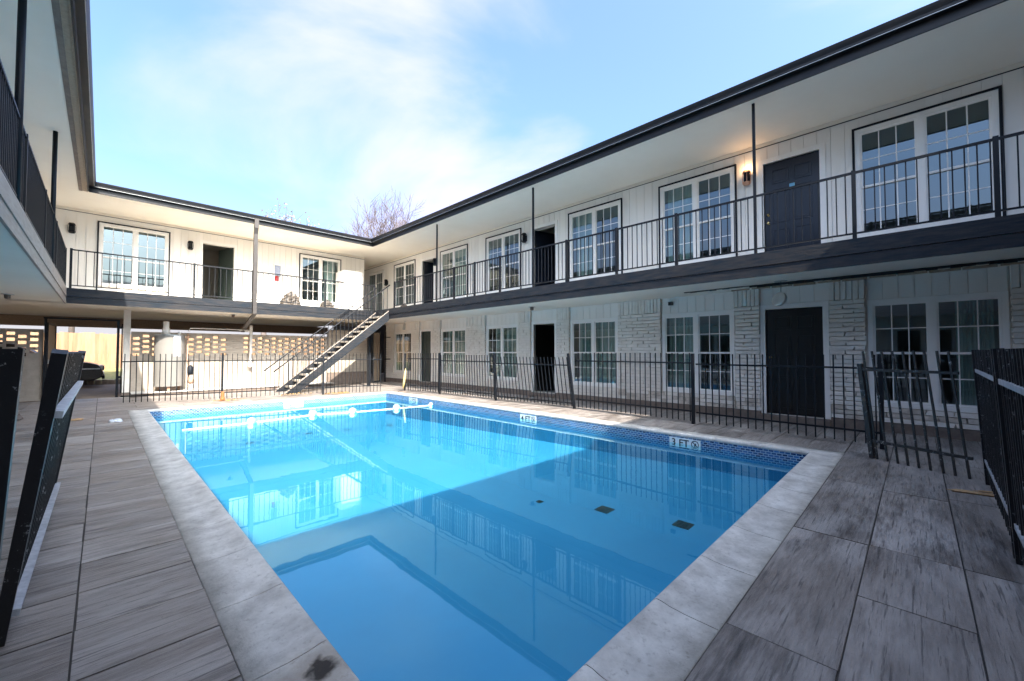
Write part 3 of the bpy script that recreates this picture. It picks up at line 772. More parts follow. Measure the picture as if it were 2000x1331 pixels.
room(FL, lw, -6, 16, ZF, ZE, 3, (5,)); room(FL, lw, -6, 16, .1, ZF-.05, 3, (5,))
for a, b in LWn:
    window(FL, lw, a, b, 3.36, 5.30, 4.24, True, detail=False, zfloor=3.02); window(FL, lw, a, b, .42, 2.25, 1.31, False, detail=False)
for a, b in LDn:
    door(FL, lw, a, b, ZF, 5.16, M['doornavy']); door(FL, lw, a, b, .12, 2.2, M['doorblack'])
slab(lw, FL, -6, SB+.2, 0, SL-XL, ZS, ZF, M['fascia_tan'])
so = MB(); so.box(XL, ELf-.03, -6, EB+.03, ZE, ZE+.03); build(so, 'soffit', M['soffit'], lw)
FLe = Face('L', ELf)
eave_line(lw, FLe, -6, EB, M['gutter'])
tn = MB(); tn.box(ELf-.12, ELf-.045, -6, EB+.05, ZE-.012, ZE-.001); tn.box(ELf-.042, ELf-.03, -6, EB+.05, ZE-.03, ZE-.001)
build(tn, 'edge_strip', M['tan'], lw)
tn = MB(); tn.box(ELf-.19, ELf-.122, -6, EB+.1, ZE-.008, ZE-.001); build(tn, 'edge_strip', M['base'], lw)
rp = MB(); rp.quad((ELf+.06, -6, z_), (ELf+.06, EB, z_), (XL-3, EB, z_+.9), (XL-3, -6, z_+.9)); rp.quad((XL-3, -6, z_+.9), (XL-3, EB, z_+.9), (XL-8, EB, z_), (XL-8, -6, z_)); rp.quad((XL-8, -6, z_), (XL-8, EB, z_), (XL-8, EB, 0), (XL-8, -6, 0))
build(rp, 'roof', M['roof'], lw)
for y in (7.15, 11.70, 2.6):
    t_ = MB(); t_.tube([(-.72, y, ZF), (-.72, y, ZE)], .035, 14); build(t_, 'post', M['metal'], lw, True)
railing(FL, lw, -4, 15.52, (-1.0, 1.4, 4.5, 7.72, 10.16, 12.45, 15.5), ZF, 3.095, 4.0, (-.72)-XL)

# ---------- front wing (behind the viewpoint; closes the court and throws its shade over the deck)
FS = Face('S', -4.3)
sw = thing('apartment_building', 'white two storey wing closing the court across the near end of the deck', 'building', (3, -6, 0))
wins = [(-1.5, .1), (2.2, 3.8), (5.6, 7.2)]; drs = [(.8, 1.7), (4.3, 5.2)]
ops = [(a, b, 3.36, 5.30) for a, b in wins] + [(a, b, ZF, 5.16) for a, b in drs]
wl = MB()
for a, b, z0, z1 in free_boxes(XL+.02, XR-.02, ZF, ZE+.2, ops): FS.box(wl, a, b, -.18, 0, z0, z1)
build(wl, 'wall', M['siding'], sw)
ops = [(a, b, .42, 2.25) for a, b in wins] + [(a, b, .12, 2.2) for a, b in drs]
wl = MB()
for a, b, z0, z1 in free_boxes(XL+.02, XR-.02, -.01, ZF-.02, ops): FS.box(wl, a, b, -.18, 0, z0, z1)
build(wl, 'wall', M['brick'], sw)
room(FS, sw, XL+.1, XR-.1, ZF, ZE, 1.8); room(FS, sw, XL+.1, XR-.1, .1, ZF-.05, 1.8)
for a, b in wins: window(FS, sw, a, b, 3.36, 5.30, 4.24, True, detail=False, zfloor=3.02); window(FS, sw, a, b, .42, 2.25, 1.31, False, detail=False)
for a, b in drs: door(FS, sw, a, b, ZF, 5.16, M['doornavy']); door(FS, sw, a, b, .12, 2.2, M['doorblack'])
b = MB(); b.box(SL+.002, SR-.002, -4.3, SS-.042, ZS+.012, ZF-.002); build(b, 'walkway_floor', M['soffit'], sw)
b = MB(); b.box(SL+.002, SR-.002, SS-.04, SS, ZS, ZF+.005); build(b, 'fascia_board', M['fascia'], sw)
so = MB(); so.box(ELf, ER, -4.3, ES-.13, ZE, ZE+.03); build(so, 'soffit', M['soffit'], sw)
fb = MB(); fb.box(ELf+.13, ER-.13, ES-.13, ES-.1, ZE-.018, ZE+.21); build(fb, 'fascia_board', M['gutter'], sw)
fb = MB(); fb.box(ELf+.13, ER-.13, ES-.098, ES, ZE+.125, ZE+.255); build(fb, 'gutter', M['gutter'], sw)
rp = MB(); rp.quad((ELf, ES-.06, z_), (ER, ES-.06, z_), (ER, -6.2, z_+.7), (ELf, -6.2, z_+.7)); build(rp, 'roof', M['roof'], sw)
railing(FS, sw, SL+.1, SR-.1, (1.2, 3.4, 5.5), ZF, 3.095, 4.0, -2.46+4.3, .13)

# ------------------------------------------------------------------ staircase
stc = thing('staircase', 'dark steel staircase with open concrete treads climbing to the walkway', 'staircase', (5.8, 14.85, 0))
sx0, sx1, sz1 = 4.22, 7.72, 2.92; sl = sz1/(sx1-sx0)
for y in (14.30, 15.36):
    s_ = MB(); s_.prism([(sx0-.1, 0), (sx0+.28, 0), (sx1, sz1-.36), (sx1, sz1), (sx0-.1, -.0+.0)], 'y', y, y+.03)
    s_.v = s_.v; build(s_, 'stringer', M['fascia'], stc)
    s_ = MB(); s_.prism([(sx0-.12, -.0), (sx0-.10, .0), (sx1, sz1+.0), (sx1, sz1+.022), (sx0-.14, .012)], 'y', y-.012, y+.042); build(s_, 'flange', M['fascia_tan'], stc)
NT = 14
for i in range(NT):
    z = sz1*(i+1)/(NT+1); x = sx0+(z/sl)
    t_ = MB(); t_.box(x-.02, x+.26, 14.332, 15.358, z-.05, z); build(t_, 'tread', M['tanbrick'], stc)
for y in (14.315, 15.375):
    h = MB(); h.tube([(sx0-.42, y, .72), (sx0-.1, y, .98), (sx1-.15, y, sz1+.86), (sx1+.02, y, sz1+1.0)], .02, 8); hr = build(h, 'handrail', M['metal'], stc, True)
    n = 24
    for i in range(n):
        x = sx0+.02+(sx1-sx0-.1)*i/(n-1); zb = (x-sx0)*sl+.03
        k = piece('baluster', M['metal'], x-.007, x+.007, y-.007, y+.007, zb, zb+.96, hr)
pp = MB(); pp.box(7.35, 7.45, 15.25, 15.35, -.01, ZS); build(pp, 'support_post', M['metal'], stc)

# ------------------------------------------------------------------ lower back: walls, columns, gates
YW = 17.2
def breeze(name, label, x0, x1, holes, mat):
    t = thing(name, label, 'wall', ((x0+x1)/2, YW, 0))
    rr = random.Random(4); mb = MB(); ch = .0825; bl_ = .24; nc = int(2.03/ch)
    hz = [1.27, 1.43, 1.60, 1.76]
    H = [(c-.078, c+.078, z0-.05, z0+.045) for c, z0 in holes]
    for j in range(nc):
        za, zb = j*ch+.004, (j+1)*ch-.004; s = x0 - (bl_*.5 if j % 2 else 0)
        while s < x1:
            a, b = max(s+.004, x0), min(s+bl_-.004, x1); s += bl_
            if b-a < .02: continue
            segs = [(a, b)]
            for h0, h1, q0, q1 in H:
                if q0 < (za+zb)/2 < q1:
                    ns = []
                    for p, q in segs:
                        if h1 <= p or h0 >= q: ns.append((p, q)); continue
                        if h0 > p+.01: ns.append((p, h0))
                        if h1 < q-.01: ns.append((h1, q))
                    segs = ns
            for p, q in segs: mb.box(p, q, YW-.0-rr.uniform(0, .008), YW+.10, za, zb)
    o = build(mb, 'brickwork', mat, t); o['kind'] = 'stuff'
    mo = MB()
    for a, b, z0, z1 in free_boxes(x0, x1, 0, nc*ch, [(h0, h1, q0, q1) for h0, h1, q0, q1 in H]): mo.box(a, b, YW+.012, YW+.09, z0, z1)
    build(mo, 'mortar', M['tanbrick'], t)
    return t
hl = []
c0 = .74; i = 0
while c0 < 6.4:
    zz = [1.27, 1.435, 1.60, 1.765] if i % 2 == 0 else [1.35, 1.515, 1.68, 1.845]
    hl += [(c0, z) for z in zz if not 3.1 < c0 < 3.45]; c0 += .225; i += 1
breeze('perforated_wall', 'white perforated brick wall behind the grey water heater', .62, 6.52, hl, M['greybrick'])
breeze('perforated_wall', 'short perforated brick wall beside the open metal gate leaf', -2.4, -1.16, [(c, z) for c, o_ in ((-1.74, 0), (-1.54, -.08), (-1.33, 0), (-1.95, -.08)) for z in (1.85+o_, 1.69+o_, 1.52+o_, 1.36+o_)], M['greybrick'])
sd_ = thing('siding_wall', 'beige lap siding wall with brown shade band under the stair landing', 'wall', (7.4, YW+.1, 0))
for j in range(15):
    piece('lap_board', M['tanbrick'], 6.54, 8.25, YW+.0-.012*(j % 2)*0, YW+.05, .5+j*.118, .5+j*.118+.113, sd_)
piece('foot_shade_band', M['base'], 6.54, 8.25, YW-.03, YW+.06, -.01, .49, sd_)  # brown band takes the place of the shade along the wall's foot
kb = thing('kerb', 'low concrete kerb under the water heater and perforated wall', 'kerb', (3.5, 16.9, 0))
b = MB(); b.box(.62, 6.5, 16.45, YW-.01, -.03, .10); build(b, 'kerb_body', M['base'], kb)
b = MB(); b.box(.62, 6.5, 16.40, YW-.01, .102, .13); build(b, 'kerb_cap', M['coping'], kb)
cl = thing('column', 'square white column at the gate opening', 'column', (.52, 17.12, 0))
b = MB(); b.box(.44, .60, 17.02, 17.19, -.02, ZS+.01); build(b, 'shaft', M['brick'], cl); b = MB(); b.box(.425, .615, 17.005, 17.20, -.02, .12); build(b, 'plinth', M['base'], cl)
def gate_leaf(label, p0, ang, Wd, H, solid=True):
    t = thing('metal_gate', label, 'gate', (*p0, .04), ang)
    b = MB(); fw = .05
    b.box(0, fw, -.025, .025, 0, H); b.box(Wd-fw, Wd, -.025, .025, 0, H); b.box(fw, Wd-fw, -.025, .025, H-fw, H); b.box(fw, Wd-fw, -.025, .025, 0, fw); b.box(fw, Wd-fw, -.025, .025, .95, 1.0)
    o = link('gate_frame', b.mesh('gate_frame'), M['fascia'], t); o.location = (0,0,0)
    n = int(Wd/.16)
    for i in range(n):
        x0 = fw+.006+(Wd-2*fw-.012)*i/n; x1 = fw+.006+(Wd-2*fw-.012)*(i+1)/n-.012
        o = link('gate_slat', unit_box(M['tan'] if solid else M['metal']), None, t); o.location = ((x0+x1)/2, .0, H/2); o.scale = (x1-x0, .012, H-.11)
    b = MB(); b.box(.02, .13, -.05, -.026, .98, 1.10); b.tube([(.05, -.05, 1.04), (.05, -.11, 1.04), (-.05, -.11, 1.04)], .012, 8)
    o = link('lock_box', b.mesh('lock_box'), M['steel'], t); o.location = (0,0,0)
    return t
gate_leaf('open brown metal gate leaf with steel lock box beside short wall', (-1.09, 17.1), math.pi/2-.06, 1.35, 2.13)
gf = thing('passage_gateway', 'dark steel gate posts and overhead bar of the passage opening', 'gate', (-.3, 17.1, 0))
b = MB(); b.box(.30, .36, 17.08, 17.14, -.02, 2.27); build(b, 'gate_post', M['metal'], gf)
b = MB(); b.box(.40, .43, 17.09, 17.13, .1, 2.2); b.box(.36, .40, 17.1, 17.12, .55, .62); b.box(.36, .40, 17.1, 17.12, 2.05, 2.12); build(b, 'hinge_bar', M['metal'], gf)
b = MB(); b.box(-1.14, -1.09, 17.04, 17.09, -.02, 2.27); build(b, 'gate_post', M['metal'], gf)
b = MB(); b.box(-1.16, .36, 17.09, 17.13, 2.272, 2.32); build(b, 'top_bar', M['metal'], gf)
gate_leaf('brown metal gate leaf closing the passage beside the far ground floor window', (8.2, 16.62), .55, .62, 2.2)
gs = thing('gate_post', 'slim dark gate post against the far brick corner', 'gate post', (9.05, 17.1, 0))
b = MB(); b.box(9.03, 9.08, 17.08, 17.13, 0, 2.25); build(b, 'shaft', M['metal'], gs); b = MB(); b.box(9.0, 9.30, 17.09, 17.12, 2.0, 2.04); b.box(9.0, 9.30, 17.09, 17.12, 1.0, 1.04); build(b, 'cross_bar', M['metal'], gs)

# ------------------------------------------------------------------ water heater, downspout
wh = thing('water_heater', 'tall grey cylindrical water heater tank with white vent cap', 'water heater', (1.5, 16.75, .13))
b = MB(); b.lathe([(.375, .28), (.375, 1.86)], (1.5, 16.75, 0), 48); b.f = b.f[:-2]; tk = build(b, 'tank', M['heater'], wh)
for p in tk.data.polygons: p.use_smooth = len(p.vertices) == 4
b = MB(); b.lathe([(.02, 1.862), (.383, 1.862), (.383, 1.895), (.30, 1.91), (.02, 1.915)], (1.5, 16.75, 0), 40); build(b, 'lid', M['steel'], wh)
for k in range(3):
    a = k*2.1+.4; x, y = 1.5+.28*math.cos(a), 16.75+.28*math.sin(a)
    b = MB(); b.box(x-.03, x+.03, y-.03, y+.03, .131, .30); build(b, 'leg', M['tankbrown'], wh)
b = MB(); b.lathe([(.20, .131), (.2, .28)], (1.5, 16.75, 0), 20); build(b, 'burner_skirt', M['base'], wh)
b = MB(); b.lathe([(.10, 1.9), (.10, 2.02), (.085, 2.10), (.075, 2.11), (.075, 2.3), (.01, 2.31)], (1.40, 16.70, 0), 18); build(b, 'vent_cap', M['white'], wh, True)
b = MB(); b.lathe([(.04, 1.9), (.04, 1.98), (.01, 1.99)], (1.72, 16.66, 0), 12); build(b, 'valve', M['white'], wh)
b = MB()
for k in range(7):   # curved warning label
    a0, a1 = -1.42+.08*k, -1.42+.08*(k+1); rr = .377
    b.quad((1.5+rr*math.cos(a0), 16.75+rr*math.sin(a0), 1.22), (1.5+rr*math.cos(a1), 16.75+rr*math.sin(a1), 1.22), (1.5+rr*math.cos(a1), 16.75+rr*math.sin(a1), 1.86), (1.5+rr*math.cos(a0), 16.75+rr*math.sin(a0), 1.86))
build(b, 'warning_label', M['cloth'], wh)
b = MB(); b.tube([(1.93, 16.6, 1.95), (1.93, 16.6, 1.0), (1.97, 16.55, .9), (1.97, 16.55, .5), (2.0, 16.5, .4), (2.0, 16.5, .14)], .02, 8); b.tube([(1.86, 16.62, 1.8), (1.98, 16.6, 1.85)], .018, 8); build(b, 'water_pipe', M['tankbrown'], wh, True)
b = MB(); b.lathe([(.02, .62), (.07, .62), (.08, .70), (.08, .86), (.03, .92), (.02, .93)], (2.0, 16.52, 0), 14); build(b, 'gas_regulator', M['navy'], wh, True)
b = MB(); b.lathe([(.02, .34), (.09, .36), (.10, .42), (.06, .52), (.02, .55)], (2.02, 16.5, 0), 12); build(b, 'pump_head', M['tankbrown'], wh, True)
b = MB(); b.lathe([(.02, .135), (.06, .14), (.05, .30), (.02, .33)], (2.03, 16.48, 0), 12); build(b, 'drain_cap', M['white'], wh, True)
b = MB(); b.tube([(1.95, 16.65, 2.0), (2.0, 16.68, 2.12), (3.6, 16.75, 2.12)], .016, 6); build(b, 'conduit', M['pipewhite'], wh, True)

ds = thing('downspout', 'brown square downspout running from gutter past walkway edge to white wall pipe', 'downspout', (3.5, 15.4, .8))
b = MB(); b.box(3.44, 3.56, 15.29, 15.40, 5.42, 5.73); build(b, 'outlet', M['spout'], ds)
b = MB(); b.prism([(15.30, 5.42), (15.40, 5.42), (15.46, 5.24), (15.36, 5.24)], 'x', 3.445, 3.555); build(b, 'elbow', M['spout'], ds)
b = MB(); b.box(3.445, 3.555, 15.36, 15.46, 2.60, 5.238); build(b, 'pipe', M['spout'], ds)
b = MB(); b.prism([(15.36, 2.598), (15.46, 2.598), (16.98, 2.16), (16.98, 2.05)], 'x', 3.44, 3.56); build(b, 'offset_pipe', M['spout'], ds)
b = MB(); b.box(3.76-.03, 3.84-.03, 16.98, 17.06, .92, 2.30); b.box(3.44, 3.73, 17.0, 17.05, 2.07, 2.13); build(b, 'wall_pipe', M['pipewhite'], ds)
b = MB(); b.lathe([(.03, .80), (.06, .82), (.065, .95), (.05, .97)], (3.77, 17.02, 0), 12); build(b, 'shoe', M['white'], ds, True)

# ------------------------------------------------------------------ fences round the pool
def fence(label, p0, p1, zt=1.10, zb=.22, tip=1.30, foot=.06, sp=.112, rack=0, lean=0, posts=(1, 1), mat='metal', z=0, bent=.01, group='pool fence panels', post_h=1.32, thick=1.0):
    a, b = Vector(p0), Vector(p1); Ln = (b-a).length; ang = math.atan2((b-a).y, (b-a).x)
    t = thing('bar_fence', label, 'fence', (*p0, z), 0, group); t.rotation_euler = (lean, 0, ang)
    sh = lambda zz: rack*zz
    mm = M[mat]
    for zz in (zb, zt):
        o = link('rail', unit_box(M['baremetal'] if mat == 'chipped' and thick > 1.17 else mm), None, t); o.location = (Ln/2+sh(zz), 0, zz); o.scale = (Ln, .028*thick, .028*thick)
    n = max(2, int(Ln/sp)); rr = random.Random(int(Ln*1000)+int(p0[0]*77))
    for i in range(n):
        x = Ln*(i+.5)/n
        o = link('bar', unit_box(mm), None, t); bz = rr.uniform(-bent, bent)
        o.location = (x+sh((tip+foot)/2), .0, (tip+foot)/2); o.rotation_euler = (bz*.6, math.atan(rack)+bz, 0); o.scale = (.016*thick, .016*thick, (tip-foot)*math.hypot(1, rack))
    for on, x in zip(posts, (0, Ln)):
        if on:
            o = link('post', unit_box(mm), None, t); o.location = (x+sh(post_h/2), 0, post_h/2); o.rotation_euler = (0, math.atan(rack), 0); o.scale = (.05, .05, post_h)
    return t
fence('black bar fence panel in front of the water heater', (.35, 14.35), (2.37, 13.72), posts=(0, 1))
fence('black bar fence panel across the foot of the staircase', (2.42, 13.70), (4.95, 13.35), posts=(0, 1), post_h=1.2)
fence('black bar fence panel ending at the far pool corner', (5.0, 13.34), (6.75, 12.95), posts=(0, 0), foot=.02)
RF = [(7.36, 12.40), (7.67, 10.86), (7.72, 8.27), (7.92, 5.75), (7.83, 2.96), (7.66, .33)]
labs = ['short black fence panel facing the dark green ground floor door', 'sagging black fence panel with slanted bars before the third lower window from the far gate', 'racked black fence panel with slanted bars in front of the open lower doorway', 'upright black fence panel in front of the curtained lower window beside the open doorway', 'tall black fence panel standing before the black six-panel door']
rk = [(0, 1.12), (-.05, 1.07), (-.13, 1.03), (0, 1.14), (0, 1.12)]
for i in range(5):
    a, b = Vector(RF[i]), Vector(RF[i+1]); d_ = (b-a).normalized()*.03
    fence(labs[i], tuple(a+d_), tuple(b-d_), zt=rk[i][1], zb=rk[i][1]-.9, tip=rk[i][1]+.19, foot=.05, rack=rk[i][0], posts=(0, 1) if i in (0, 1, 2, 3) else (0, 1), bent=.012 if i < 3 else .004)
# post with yellow wrap at the far corner
yp = thing('steel_post', 'bare fence post with faded yellow wrap at the far pool corner', 'post', (7.33, 12.46, 0))
b = MB(); b.box(7.31, 7.355, 12.44, 12.485, 0, 1.3); build(b, 'shaft', M['metal'], yp)
b = MB(); b.tube([(7.27, 12.47, .10), (7.30, 12.46, .35), (7.335, 12.455, .6), (7.34, 12.455, .78)], [.022, .04, .036, .02], 8); build(b, 'wrap', M['yellow'], yp, True)
b = MB(); b.box(7.0, 7.30, 12.30, 12.34, .002, .03); build(b, 'foot_plate', M['base'], yp)
# racked panel and the close panels on the near side
fence('chipped black fence panel leaning between the black door fence and near posts', (6.93, .42), (6.50, -.42), zt=1.12, zb=.22, tip=1.36, foot=.0, sp=.10, rack=-.10, lean=.0, posts=(1, 0), mat='chipped', post_h=1.2, thick=1.15)
def near_panel(label, p0, p1, rackdir=0):
    t = fence(label, p0, p1, zt=1.16, zb=.24, tip=1.37, foot=.04, sp=.10, posts=(1, 1), mat='chipped', rack=rackdir, lean=.05, post_h=1.375, thick=1.2)
    return t
near_panel('chipped black fence panel standing upright next to loose wooden sticks', (6.38, -.50), (4.25, -.45))
near_panel('chipped black fence panel with scraped steel rails beyond the wooden sticks', (4.15, -.45), (2.2, -.42))
near_panel('chipped black fence panel along the near edge of the court', (2.1, -.60), (.2, -1.3))
for x0, x1, y in ((4.98, 6.38, -.45),):
    pass
def racked(label, y0, y1, x, n):
    t = thing('bar_fence', label, 'fence', (x, y0, 0), 0, 'pool fence panels'); Ln = y1-y0
    t.rotation_euler = (.140, 0, math.pi/2)
    rack = -.40
    for zz, dz in ((.16, 0), (1.10, 0)):
        o = link('rail', unit_box(M['baremetal']), None, t); o.location = (Ln/2+rack*zz, -.03, zz); o.scale = (Ln, .034, .030)
    for i in range(n):
        s_ = Ln*(i+.5)/n
        o = link('bar', unit_box(M['chipped']), None, t); o.location = (s_+rack*.68, 0.0, .68); o.rotation_euler = (0, math.atan(rack), 0); o.scale = (.02, .02, 1.36*math.hypot(1, rack))
    for s_ in (.0, Ln):
        o = link('post', unit_box(M['chipped']), None, t); o.location = (s_+rack*.68, 0.0, .68); o.rotation_euler = (0, math.atan(rack), 0); o.scale = (.045, .045, 1.37*math.hypot(1, rack))
    return t
racked('leaning chipped fence panel seen end on along the plank deck', 3.02, 5.6, -.312, 16)
lp = thing('steel_post', 'thick chipped black fence post with scraped white edge over the deck', 'post', (-.36, 2.2, 0)); 
b = MB(); b.prism([(2.36, 0), (2.41, 0), (2.15, 1.36), (2.10, 1.36)], 'x', -.28, -.22); b.v = [(v[0]+.07*v[2]-.06, v[1], v[2]) for v in b.v]; build(b, 'shaft', M['chipped'], lp)
b = MB(); b.prism([(2.415, .02), (2.425, .02), (2.165, 1.33), (2.155, 1.33)], 'x', -.275, -.225); b.v = [(v[0]+.07*v[2]-.06, v[1], v[2]) for v in b.v]; build(b, 'scraped_edge', M['baremetal'], lp)

# ------------------------------------------------------------------ lamps
def wall_lamp(F, s, z, label, mat, lit=False):
    c = F.P(s, .03, z); t = thing('wall_lamp', label, 'lamp', c, group='wall lamps on the upper walkway')
    out_ = Vector(F.P(0, 1, 0)) - Vector(F.P(0, 0, 0)); ctr = Vector(F.P(s, .11, z))
    b = MB(); F.box(b, s-.045, s+.045, .018, .032, z-.09, z+.09); build(b, 'backplate', M['metal'], t)
    b = MB(); b.lathe([(.01, -.10), (.055, -.10), (.055, .10), (.01, .10)], ctr, 16); build(b, 'shade', M['metal'] if not lit else M['navy'], t, True)
    for dz in (-.135, -.105, .105, .135):
        b = MB(); rr = .075 if abs(dz) < .12 else .062
        b.lathe([(.04, dz-.009), (rr, dz-.009), (rr, dz+.009), (.04, dz+.009)], ctr + Vector((0, 0, z*0)), 16); build(b, 'ring', mat, t)
    for k in range(6):
        a = k*math.pi/3+.3; b = MB(); x, y = ctr.x+.078*math.cos(a), ctr.y+.078*math.sin(a)
        b.tube([(x, y, z-.12), (x+.008*math.cos(a), y+.008*math.sin(a), z), (x, y, z+.12)], .005, 5); build(b, 'cage_bar', mat, t)
    if lit:
        b = MB(); b.lathe([(.01, .11), (.03, .115), (.03, .15), (.01, .16)], ctr, 10); build(b, 'bulb', M['bulb'], t)
        ld = bpy.data.lights.new('lamp_light', 'POINT'); ld.energy = .45; ld.color = (1, .62, .32); ld.shadow_soft_size = .03
        lo = bpy.data.objects.new('lamp_light', ld); COL.objects.link(lo); lo.parent = t; lo.location = Vector((ctr.x, ctr.y, z+.21)) - wloc(t)
    return t
wall_lamp(FR, 2.42, 4.95, 'lit copper wall lamp beside the navy panel door', M['copper'], True)
wall_lamp(FR, 8.72, 4.95, 'black caged wall lamp between a window and the nearer open upper doorway', M['metal'])
wall_lamp(FR, 13.62, 4.95, 'black caged wall lamp beside the farther open upper doorway', M['metal'])
wall_lamp(FB, -.70, 4.98, 'black caged wall lamp left alone near the upper walkway corner', M['metal'])
wall_lamp(FB, 2.05, 4.98, 'black caged wall lamp between back window and open doorway', M['metal'])
wall_lamp(FR, 17.6, 4.6, 'small black wall lamp in the shaded passage corner', M['metal'])
def ceiling_lamp(x, y, z, label, dangle=False):
    t = thing('ceiling_lamp', label, 'lamp', (x, y, z), group='lamps under the walkway')
    b = MB(); b.lathe([(.01, z-.012), (.10, z-.012), (.10, z-.001), (.01, z-.001)], (x, y, 0), 20); build(b, 'ceiling_plate', M['steel'], t)
    if dangle:
        b = MB(); b.tube([(x, y, z-.01), (x+.01, y, z-.10), (x-.005, y, z-.16), (x, y, z-.24)], .005, 6); build(b, 'cord', M['wire'], t)
        b = MB(); b.lathe([(.02, -.03), (.115, -.03), (.125, -.01), (.125, .03), (.115, .035)], (0, 0, 0), 24); o = build(b, 'pan', M['steel'], t); o.location = Vector((x, y, z-.335)) - wloc(t); o.rotation_euler = (R(78), 0, R(-118))
        b = MB(); b.lathe([(.01, .036), (.10, .036), (.10, .045), (.01, .05)], (0, 0, 0), 24); o = build(b, 'reflector', M['base'], t); o.location = Vector((x, y, z-.335)) - wloc(t); o.rotation_euler = (R(78), 0, R(-118))
    else:
        b = MB(); b.lathe([(.02, z-.10), (.045, z-.09), (.05, z-.012), (.02, z-.012)], (x, y, 0), 14); build(b, 'socket', M['base'], t)
    return t
ceiling_lamp(8.55, 1.70, ZS+.012, 'silver pan lamp dangling by its cord in front of the black door', True)
ceiling_lamp(8.55, 7.7, ZS+.012, 'small ceiling lamp socket above the open lower doorway')
ceiling_lamp(-1.5, 14.2, ZS+.012, 'bare ceiling lamp socket under the grey edged walkway')
ceiling_lamp(3.1, 16.4, ZS+.012, 'rusty ceiling socket beside the bent downspout')
ceiling_lamp(8.2, 16.3, ZS+.012, 'rusty ceiling socket near the passage gate')
fl = thing('flood_lamp', 'small drooping flood lamp above the far lower window', 'lamp', (8.75, 14.9, ZS))
b = MB(); b.lathe([(.01, ZS+0), (.06, ZS+0), (.06, ZS+.012), (.01, ZS+.012)], (8.75, 14.9, 0), 14); build(b, 'ceiling_plate', M['steel'], fl)
b = MB(); b.tube([(8.75, 14.9, ZS), (8.74, 14.9, ZS-.12)], .012, 8); b.tube([(8.75, 14.92, ZS-.10), (8.68, 14.86, ZS-.34)], [.045, .06], 12); build(b, 'lamp_head', M['steel'], fl)
sc = thing('security_camera', 'small black camera box over the ground floor window', 'camera', (9.37, 4.06, 2.5))
b = MB(); b.box(9.33, 9.40, 4.02, 4.11, 2.44, 2.52); build(b, 'housing', M['ink'], sc); b = MB(); b.lathe([(.005, 9.322), (.02, 9.322), (.02, 9.33), (.005, 9.33)], (0, 4.065, 2.48), 12, 'x'); build(b, 'lens', M['doorblack'], sc); b = MB(); b.box(9.40, 9.412, 4.04, 4.09, 2.46, 2.51); build(b, 'bracket', M['metal'], sc)

# ------------------------------------------------------------------ things on the walkways
ex = thing('extinguisher_cabinet', 'red fire extinguisher in white wall cabinet on the back walkway', 'cabinet', (4.72, YB-.05, 4.02))
b = MB(); FB.box(b, 4.58, 4.86, .019, .13, 4.02, 4.08); FB.box(b, 4.58, 4.61, .019, .13, 4.08, 4.70); FB.box(b, 4.83, 4.86, .019, .13, 4.08, 4.70); FB.box(b, 4.58, 4.86, .019, .13, 4.70, 4.74); FB.box(b, 4.61, 4.83, .019, .03, 4.08, 4.70); build(b, 'cabinet_body', M['white'], ex)
b = MB(); FB.box(b, 4.62, 4.82, .125, .129, 4.30, 4.69); build(b, 'notice', M['bluegrey'], ex)
b = MB(); c = FB.P(4.71, .08, 0); b.lathe([(.01, 4.085), (.06, 4.085), (.065, 4.10), (.065, 4.27), (.03, 4.285), (.02, 4.29)], c, 16); build(b, 'extinguisher', M['red'], ex, True)
pb = thing('white_cabinet', 'tall plain white cabinet standing on the back walkway corner', 'cabinet', (7.3, 17.1, ZF))
b = MB(); b.box(6.93, 7.72, 16.62, 17.45, ZF+.03, 4.72); build(b, 'carcass', M['white'], pb, bevel=.012)
b = MB(); b.box(6.95, 7.70, 16.595, 16.618, ZF+.45, 4.70); build(b, 'door', M['white'], pb)
b = MB(); b.box(6.95, 7.70, 16.605, 16.618, ZF+.06, ZF+.42); build(b, 'drawer_front', M['white'], pb)
b = MB(); b.box(6.98, 7.68, 16.64, 17.40, ZF+.002, ZF+.03); build(b, 'plinth', M['navy'], pb)
def heap(label, x, y, z, r, h, seed):
    t = thing('rubbish_bag', label, 'bag', (x, y, z)); rr = random.Random(seed); b = MB(); n, m_ = 18, 9
    for j in range(m_+1):
        f = j/m_
        for k in range(n):
            a = 2*math.pi*k/n; q = r*(math.cos(f*math.pi/2)**.55 if f < 1 else .02)*(1+rr.uniform(-.2, .2)); b.v.append((x+q*math.cos(a), y+q*math.sin(a)*.7, z+.004+h*f**.9*(1+rr.uniform(-.1, .1))))
    for j in range(m_):
        for k in range(n): b.f.append((j*n+k, j*n+(k+1) % n, (j+1)*n+(k+1) % n, (j+1)*n+k))
    b.f.append(tuple(reversed(range(n)))); b.f.append(tuple(m_*n+k for k in range(n)))
    build(b, 'bag_body', M['bag'], t)
    b = MB(); b.tube([(x-.03, y, z+h*.95), (x, y+.02, z+h*1.08), (x+.05, y-.01, z+h*1.02)], [.03, .02, .04], 6); build(b, 'bag_neck', M['bag'], t)
heap('large crumpled grey rubbish bag on the back walkway', 4.75, 15.95, ZF, .33, .48, 1)
heap('smaller crumpled rubbish bag beside the back walkway window', 6.02, 15.95, ZF, .27, .30, 2)
heap('little pile of rags at the head of the stairs', 7.95, 13.6, ZF, .14, .14, 3)
